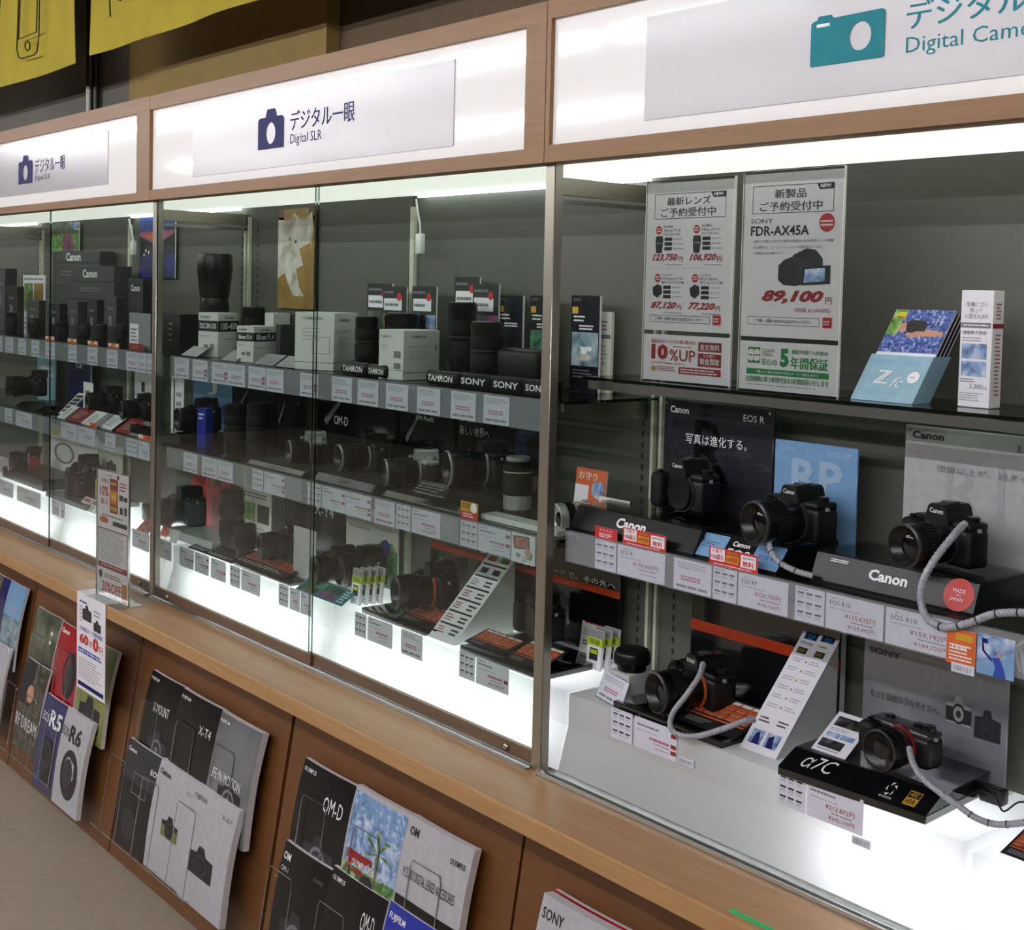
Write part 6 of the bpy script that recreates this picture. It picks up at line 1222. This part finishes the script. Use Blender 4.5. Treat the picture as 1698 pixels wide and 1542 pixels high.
# ------------------------------------------------------------------ catalogues in wire racks on the slanted cabinet fronts
TA = math.atan(KP)
def on_panel(x, y, off):
    """point of the slanted plane standing off the cabinet front"""
    r = _ray(x, y); n = Vector((0, -1, KP)); p0 = Vector((0, -.02 - off * math.sqrt(1 + KP * KP), .735))
    return CAMP + r * ((p0 - CAMP).dot(n) / r.dot(n))
CW = .21; SLV = Vector((0, KP, 1)).normalized()
def catalogue(label, tl, tr, bl, off, m_, paint, group, th=.008, w=None):
    P = on_panel(tl[0], tl[1], off); Q = on_panel(tr[0], tr[1], off); L = on_panel(bl[0], bl[1], off)
    W = w or (Q.x - P.x); H = .296; L = P - SLV * H
    rn = random.Random(label); m = MB(); N = 8
    # softly bent booklet: leaning top, pages inside
    def pt(i, j, d):
        u = i / 6; v = j / N; bend = .006 * math.sin(v * 2.6) * (1 if j else 0) + .010 * (v ** 3) * -1
        return Vector((W * u, -d - bend - .004 * math.sin(u * math.pi) * v, H * v))
    fr = [[pt(i, j, th) for i in range(7)] for j in range(N + 1)]; bk = [[pt(i, j, 0) for i in range(7)] for j in range(N + 1)]
    vs = [p for r_ in fr for p in r_] + [p for r_ in bk for p in r_]; o = 7 * (N + 1); F1 = []; F2 = []; S = []
    for j in range(N):
        for i in range(6):
            a = j * 7 + i; F1.append((a, a + 1, a + 8, a + 7)); F2.append((o + a, o + a + 7, o + a + 8, o + a + 1))
        S.append((j * 7 + 6, o + j * 7 + 6, o + j * 7 + 13, j * 7 + 13)); S.append((o + j * 7, j * 7, j * 7 + 7, o + j * 7 + 7))
    for i in range(6): S.append((N * 7 + i, N * 7 + i + 1, o + N * 7 + i + 1, o + N * 7 + i)); S.append((i, o + i, o + i + 1, i + 1))
    m.add(vs, F1 + F2, m_, True); m.add(vs, S, 'paper')
    class BF(Face):
        def P(s, u, v, k):
            vv = (1 - v); bend = .006 * math.sin(vv * 2.6) - .010 * vv ** 3
            return Vector((W * u, -th - bend - .004 * math.sin(u * math.pi) * vv - .0003 * k - .0004, H * vv))
        def rect(s, u0, v0, u1, v1, mm, k=1):
            n1 = max(1, int(abs(v1 - v0) * 10)); n2 = max(1, int(abs(u1 - u0) * 5))
            for a in range(n1):
                for b in range(n2):
                    A0, A1 = v0 + (v1 - v0) * a / n1, v0 + (v1 - v0) * (a + 1) / n1; B0, B1 = u0 + (u1 - u0) * b / n2, u0 + (u1 - u0) * (b + 1) / n2
                    s.poly([(B0, A1), (B1, A1), (B1, A0), (B0, A0)], mm, k)
            return s
    paint(BF(m, (0, 0, 0), (1, 0, 0), (0, 0, 1), (0, -1, 0), W, H, .0003))
    return tag(m.build('catalogue', None, (P.x, L.y, L.z), (-TA, 0, 0)), label, 'catalogue', group)
def rack(label, xl, xr, z0, z1, n, off=.048):
    """wire rack of inverted U loops with a floor wire"""
    yb = panelY(z0); t = thing('wire_rack', label, 'rack', (xl, yb, z0), 0, 'chrome wire catalogue racks', -TA); W = xr - xl; H = z1 - z0
    for k in range(n):
        c = W * (k + .5) / n + .035; hw = W / n * .24
        MB().tube([(c - hw, -.002, 0), (c - hw, -off * .6, -.004), (c - hw, -off, 0), (c - hw, -off, H * .93), (c - hw + .006, -off, H), (c + hw - .006, -off, H), (c + hw, -off, H * .93), (c + hw, -off, 0), (c + hw, -off * .6, -.004), (c + hw, -.002, 0)], .0013, 'metal_bright', 6).build('wire_loop', t)
    MB().tube([(.02, -off + .003, .002), (W - .02, -off + .003, .002)], .0013, 'metal_bright', 6).build('cross_wire', t)
def c_dark(t1=None, t2=None, cam=True, pm='charcoal', box=(.30, .22, .92, .32), lb=(.04, .05, .28, .085)):
    def f(F):
        if t1: F.text(t1, *box, 'white', .0)
        if t2: F.text(t2, *lb, 'paper', .01)
        if cam: F.camera(.28, .5, .82, .80, pm, 'ink_grey')
    return f
G1, G2, G3, G4 = ['catalogues in the %s cabinet rack' % s for s in ('far left', 'second', 'third', 'fourth')]
# second cabinet from the left edge of the photo
catalogue('blue-green catalogue with a person on a beach at the left edge', (20, 962), (46, 985), (-20, 1118), .022, 'ph_tea', lambda F: (F.rect(0, 0, 1, .4, 'blue_lt', .6), F.poly([(.5, .3), (.7, .28), (.75, .6), (.6, .9), (.45, .9)], 'skin', 2)), G1)
catalogue('dark blue catalogue cut by the left edge of the photo', (-6, 948), (20, 968), (-50, 1100), .022, 'cover_navy', lambda F: F.rect(.3, 0, .6, 1, 'ph_dark'), G1)
catalogue('white catalogue in the lower row at the left edge', (-12, 1056), (21, 1074), (-45, 1215), .045, 'cover_white', lambda F: F.lines(.2, .3, .8, .5, 2, 'ink_grey'), G1)
rack('wire rack of the far left cabinet', on_panel(-60, 1050, 0).x, on_panel(40, 1080, 0).x, .30, on_panel(15, 1075, .048).z, 3, .048)
catalogue('grey stone-coloured catalogue, leftmost of the upper row left of the red one', (65, 1005), (104, 1032), (28, 1135), .022, 'ph_stone', lambda F: F.lines(.75, .15, .85, .35, 2, 'white', fill=.4), G2)
catalogue('red catalogue partly hidden by the hanging paper notice', (106, 1030), (146, 1053), (72, 1170), .022, 'cover_red', lambda F: (F.text('Canon', .06, .05, .4, .1, 'white', .03), F.oval(.7, .5, .25, .25, 'ink'), F.oval(.7, .5, .15, .15, 'charcoal', 2)), G2)
catalogue('olive green catalogue right of the hanging paper notice', (150, 1055), (200, 1078), (115, 1215), .022, 'cover_olive', lambda F: (F.rect(0, 0, 1, .42, 'olive', .6), F.camera(.15, .56, .85, .9, 'ink', 'charcoal'), F.text('Canon', .5, .08, .75, .12, 'red_dark')), G2, .012)
catalogue('dark catalogue with a portrait below the grey one', (47, 1088), (84, 1120), (12, 1225), .045, 'ph_dark', lambda F: (F.rect(0, 0, .5, .5, 'ink', .6), F.oval(.5, .35, .14, .1, 'skin', 2), F.text('RF DREAM', .05, .62, .95, .76, 'white', .0)), G2)
catalogue('navy blue catalogue with large white lettering', (80, 1148), (118, 1172), (46, 1262), .045, 'cover_navy', lambda F: (F.text('EOS', .08, .18, .36, .27, 'white', .0), F.text('R5', .40, .12, .86, .30, 'white', .03), F.rect(.35, .42, .8, .9, 'ink'), F.oval(.5, .6, .2, .18, 'charcoal', 2)), G2)
catalogue('white catalogue with a black camera, right end of the second rack', (118, 1172), (160, 1197), (88, 1308), .045, 'cover_white', lambda F: (F.text('EOS', .02, .18, .30, .27, 'ink', .0), F.text('R6', .34, .12, .78, .30, 'ink', .03), F.oval(.55, .62, .32, .26, 'ink'), F.oval(.5, .62, .18, .16, 'charcoal', 2)), G2, .016)
rack('wire rack of the second cabinet, upper row', on_panel(55, 1080, 0).x, on_panel(190, 1150, 0).x, .30, on_panel(92, 1072, .048).z, 3, .048); rack('wire rack of the second cabinet, lower row', on_panel(28, 1180, 0).x, on_panel(135, 1240, 0).x, .112, on_panel(66, 1172, .084).z, 3, .084)
# third cabinet
catalogue('black catalogue with small white lettering, upper left of the third rack', (256, 1110), (312, 1138), (236, 1232), .022, 'cover_black', c_dark('X MOUNT', 'FUJIFILM', True, 'charcoal', (.28, .26, .74, .35)), G3, .010)
catalogue('black catalogue overlapping the first one in the third rack', (308, 1140), (374, 1174), (274, 1290), .026, 'cover_black', c_dark('X-T4', 'FUJIFILM', False, box=(.62, .22, .9, .30)), G3, .014)
catalogue('grey glossy catalogue at the upper right of the third rack', (374, 1178), (444, 1210), (342, 1355), .022, 'cover_grey', c_dark('LIFE IN MOTION', 'FUJIFILM', True, 'ink', (.06, .47, .78, .56)), G3, .018)
catalogue('dark catalogue at the lower left of the third rack', (217, 1222), (276, 1258), (188, 1388), .045, 'cover_black', lambda F: (F.rect(0, 0, 1, .35, 'charcoal', .6), F.text('Canon', .05, .06, .3, .1, 'white', .02), F.text('EOS', .75, .14, .96, .19, 'white', .02), F.frame(.35, .25, .75, .45, .015, 'ink_grey'), F.oval(.4, .75, .2, .15, 'charcoal', 2)), G3)
catalogue('white catalogue in the middle of the lower third rack', (272, 1256), (336, 1294), (240, 1430), .045, 'cover_white', lambda F: (F.text('Canon', .05, .07, .35, .12, 'ink', .03), F.text('EOS', .8, .12, .97, .16, 'ink_grey'), F.camera(.35, .42, .75, .62, 'ink', 'charcoal'), F.rect(.35, .52, .75, .62, 'olive', 1.5)), G3, .012)
catalogue('white catalogue picturing a camera, lower right of the third rack', (332, 1296), (405, 1340), (297, 1478), .045, 'cover_white', lambda F: (F.text('FUJIFILM', .05, .07, .35, .12, 'ink_grey', .02), F.text('X-E4', .72, .1, .92, .14, 'ink_grey'), F.camera(.18, .46, .72, .72, 'ink', 'charcoal')), G3, .018)
rack('wire rack of the third cabinet, upper row', on_panel(238, 1150, 0).x, on_panel(425, 1250, 0).x, .30, on_panel(287, 1192, .048).z, 3, .048); rack('wire rack of the third cabinet, lower row', on_panel(200, 1280, 0).x, on_panel(375, 1380, 0).x, .112, on_panel(252, 1303, .084).z, 3, .084)
# fourth cabinet
catalogue('black catalogue with a silver-lit camera, upper left of the fourth rack', (510, 1256), (600, 1292), (486, 1402), .022, 'cover_black', c_dark('OM-D', 'OLYMPUS', True, 'charcoal', (.52, .18, .86, .30)), G4, .012)
def c_pen(F):
    F.rect(.03, .03, .97, .97, 'ph_lake', .6); F.rect(.03, .55, .97, .97, 'ph_palm', .8); F.text('OLYMPUS PEN', .03, .05, .97, .17, 'blue_lt', .02); F.rect(.08, .45, .55, .6, 'red_dark', 1)
    for a in range(7):
        an = a * .9; F.poly([(.62, .38), (.62 + .2 * math.cos(an) - .03, .38 + .14 * math.sin(an)), (.62 + .25 * math.cos(an + .2), .38 + .17 * math.sin(an + .2))], 'ph_palm', 2)
    F.rect(.6, .38, .64, .9, 'olive', 2); F.text('OLYMPUS PEN E-PL', .2, .5, .75, .56, 'white', .01, k=3)
    F.poly([(.3, .97), (.34, .82), (.5, .78), (.66, .83), (.7, .97)], 'ink', 3); F.oval(.5, .69, .1, .1, 'skin', 4); F.oval(.5, .635, .12, .06, 'ink', 5)
catalogue('catalogue with a palm tree and a woman on the cover', (597, 1300), (688, 1344), (571, 1458), .026, 'cover_white', c_pen, G4, .014)
catalogue('white and black catalogue at the upper right of the fourth rack', (689, 1350), (796, 1402), (662, 1530), .022, 'cover_white', lambda F: (F.rect(0, .55, 1, 1, 'cover_black', .8), F.text('OM', .05, .06, .2, .12, 'ink', .03), F.text('OLYMPUS', .72, .12, .94, .16, 'ink', .02), F.text('M.ZUIKO DIGITAL LENSES･ACCESSORIES', .07, .34, .88, .41, 'ink'), F.lines(.3, .75, .6, .9, 3, 'ink_grey')), G4, .018)
catalogue('black catalogue at the lower left of the fourth rack', (477, 1392), (556, 1432), (446, 1570), .045, 'cover_black', lambda F: (F.text('OM', .04, .07, .2, .13, 'white', .02), F.text('OM-1', .04, .18, .2, .22, 'white'), F.text('OLYMPUS', .72, .12, .9, .15, 'ink_grey'), F.camera(.2, .45, .85, .8, 'charcoal', 'ink_grey')), G4, .010)
catalogue('black catalogue with white lettering below the palm tree catalogue', (556, 1434), (648, 1490), (530, 1620), .045, 'cover_black', c_dark('OM-D', 'OLYMPUS', True, 'charcoal', (.66, .16, .88, .30)), G4, .010)
catalogue('blue catalogue at the bottom edge of the photo', (650, 1492), (745, 1545), (618, 1680), .045, 'blue_box', lambda F: F.text('FUJIFILM', .05, .06, .35, .12, 'white', .02), G4, .010)
rack('wire rack of the fourth cabinet, upper row', on_panel(495, 1310, 0).x, on_panel(775, 1450, 0).x, .30, on_panel(565, 1358, .048).z, 3, .048); rack('wire rack of the fourth cabinet, lower row', on_panel(462, 1430, 0).x, on_panel(735, 1580, 0).x, .112, on_panel(521, 1495, .084).z, 3, .084)
catalogue('pale catalogue with dark lettering at the bottom edge, right of the cabinet gap', (913, 1478), (1040, 1540), (885, 1680), .04, 'board_silver', lambda F: (F.rect(0, 0, 1, .25, 'cover_white', .6), F.text('SONY', .04, .07, .34, .14, 'ink', .02), F.lines(.5, .2, .9, .26, 1, 'ink_grey')), 'catalogues in the fifth cabinet rack', .022)
catalogue('reddish catalogue leaning behind the pale one at the bottom edge', (922, 1474), (1052, 1536), (890, 1670), .015, 'cover_red', lambda F: F.lines(.1, .1, .9, .2, 1, 'white'), 'catalogues in the fifth cabinet rack', .010)
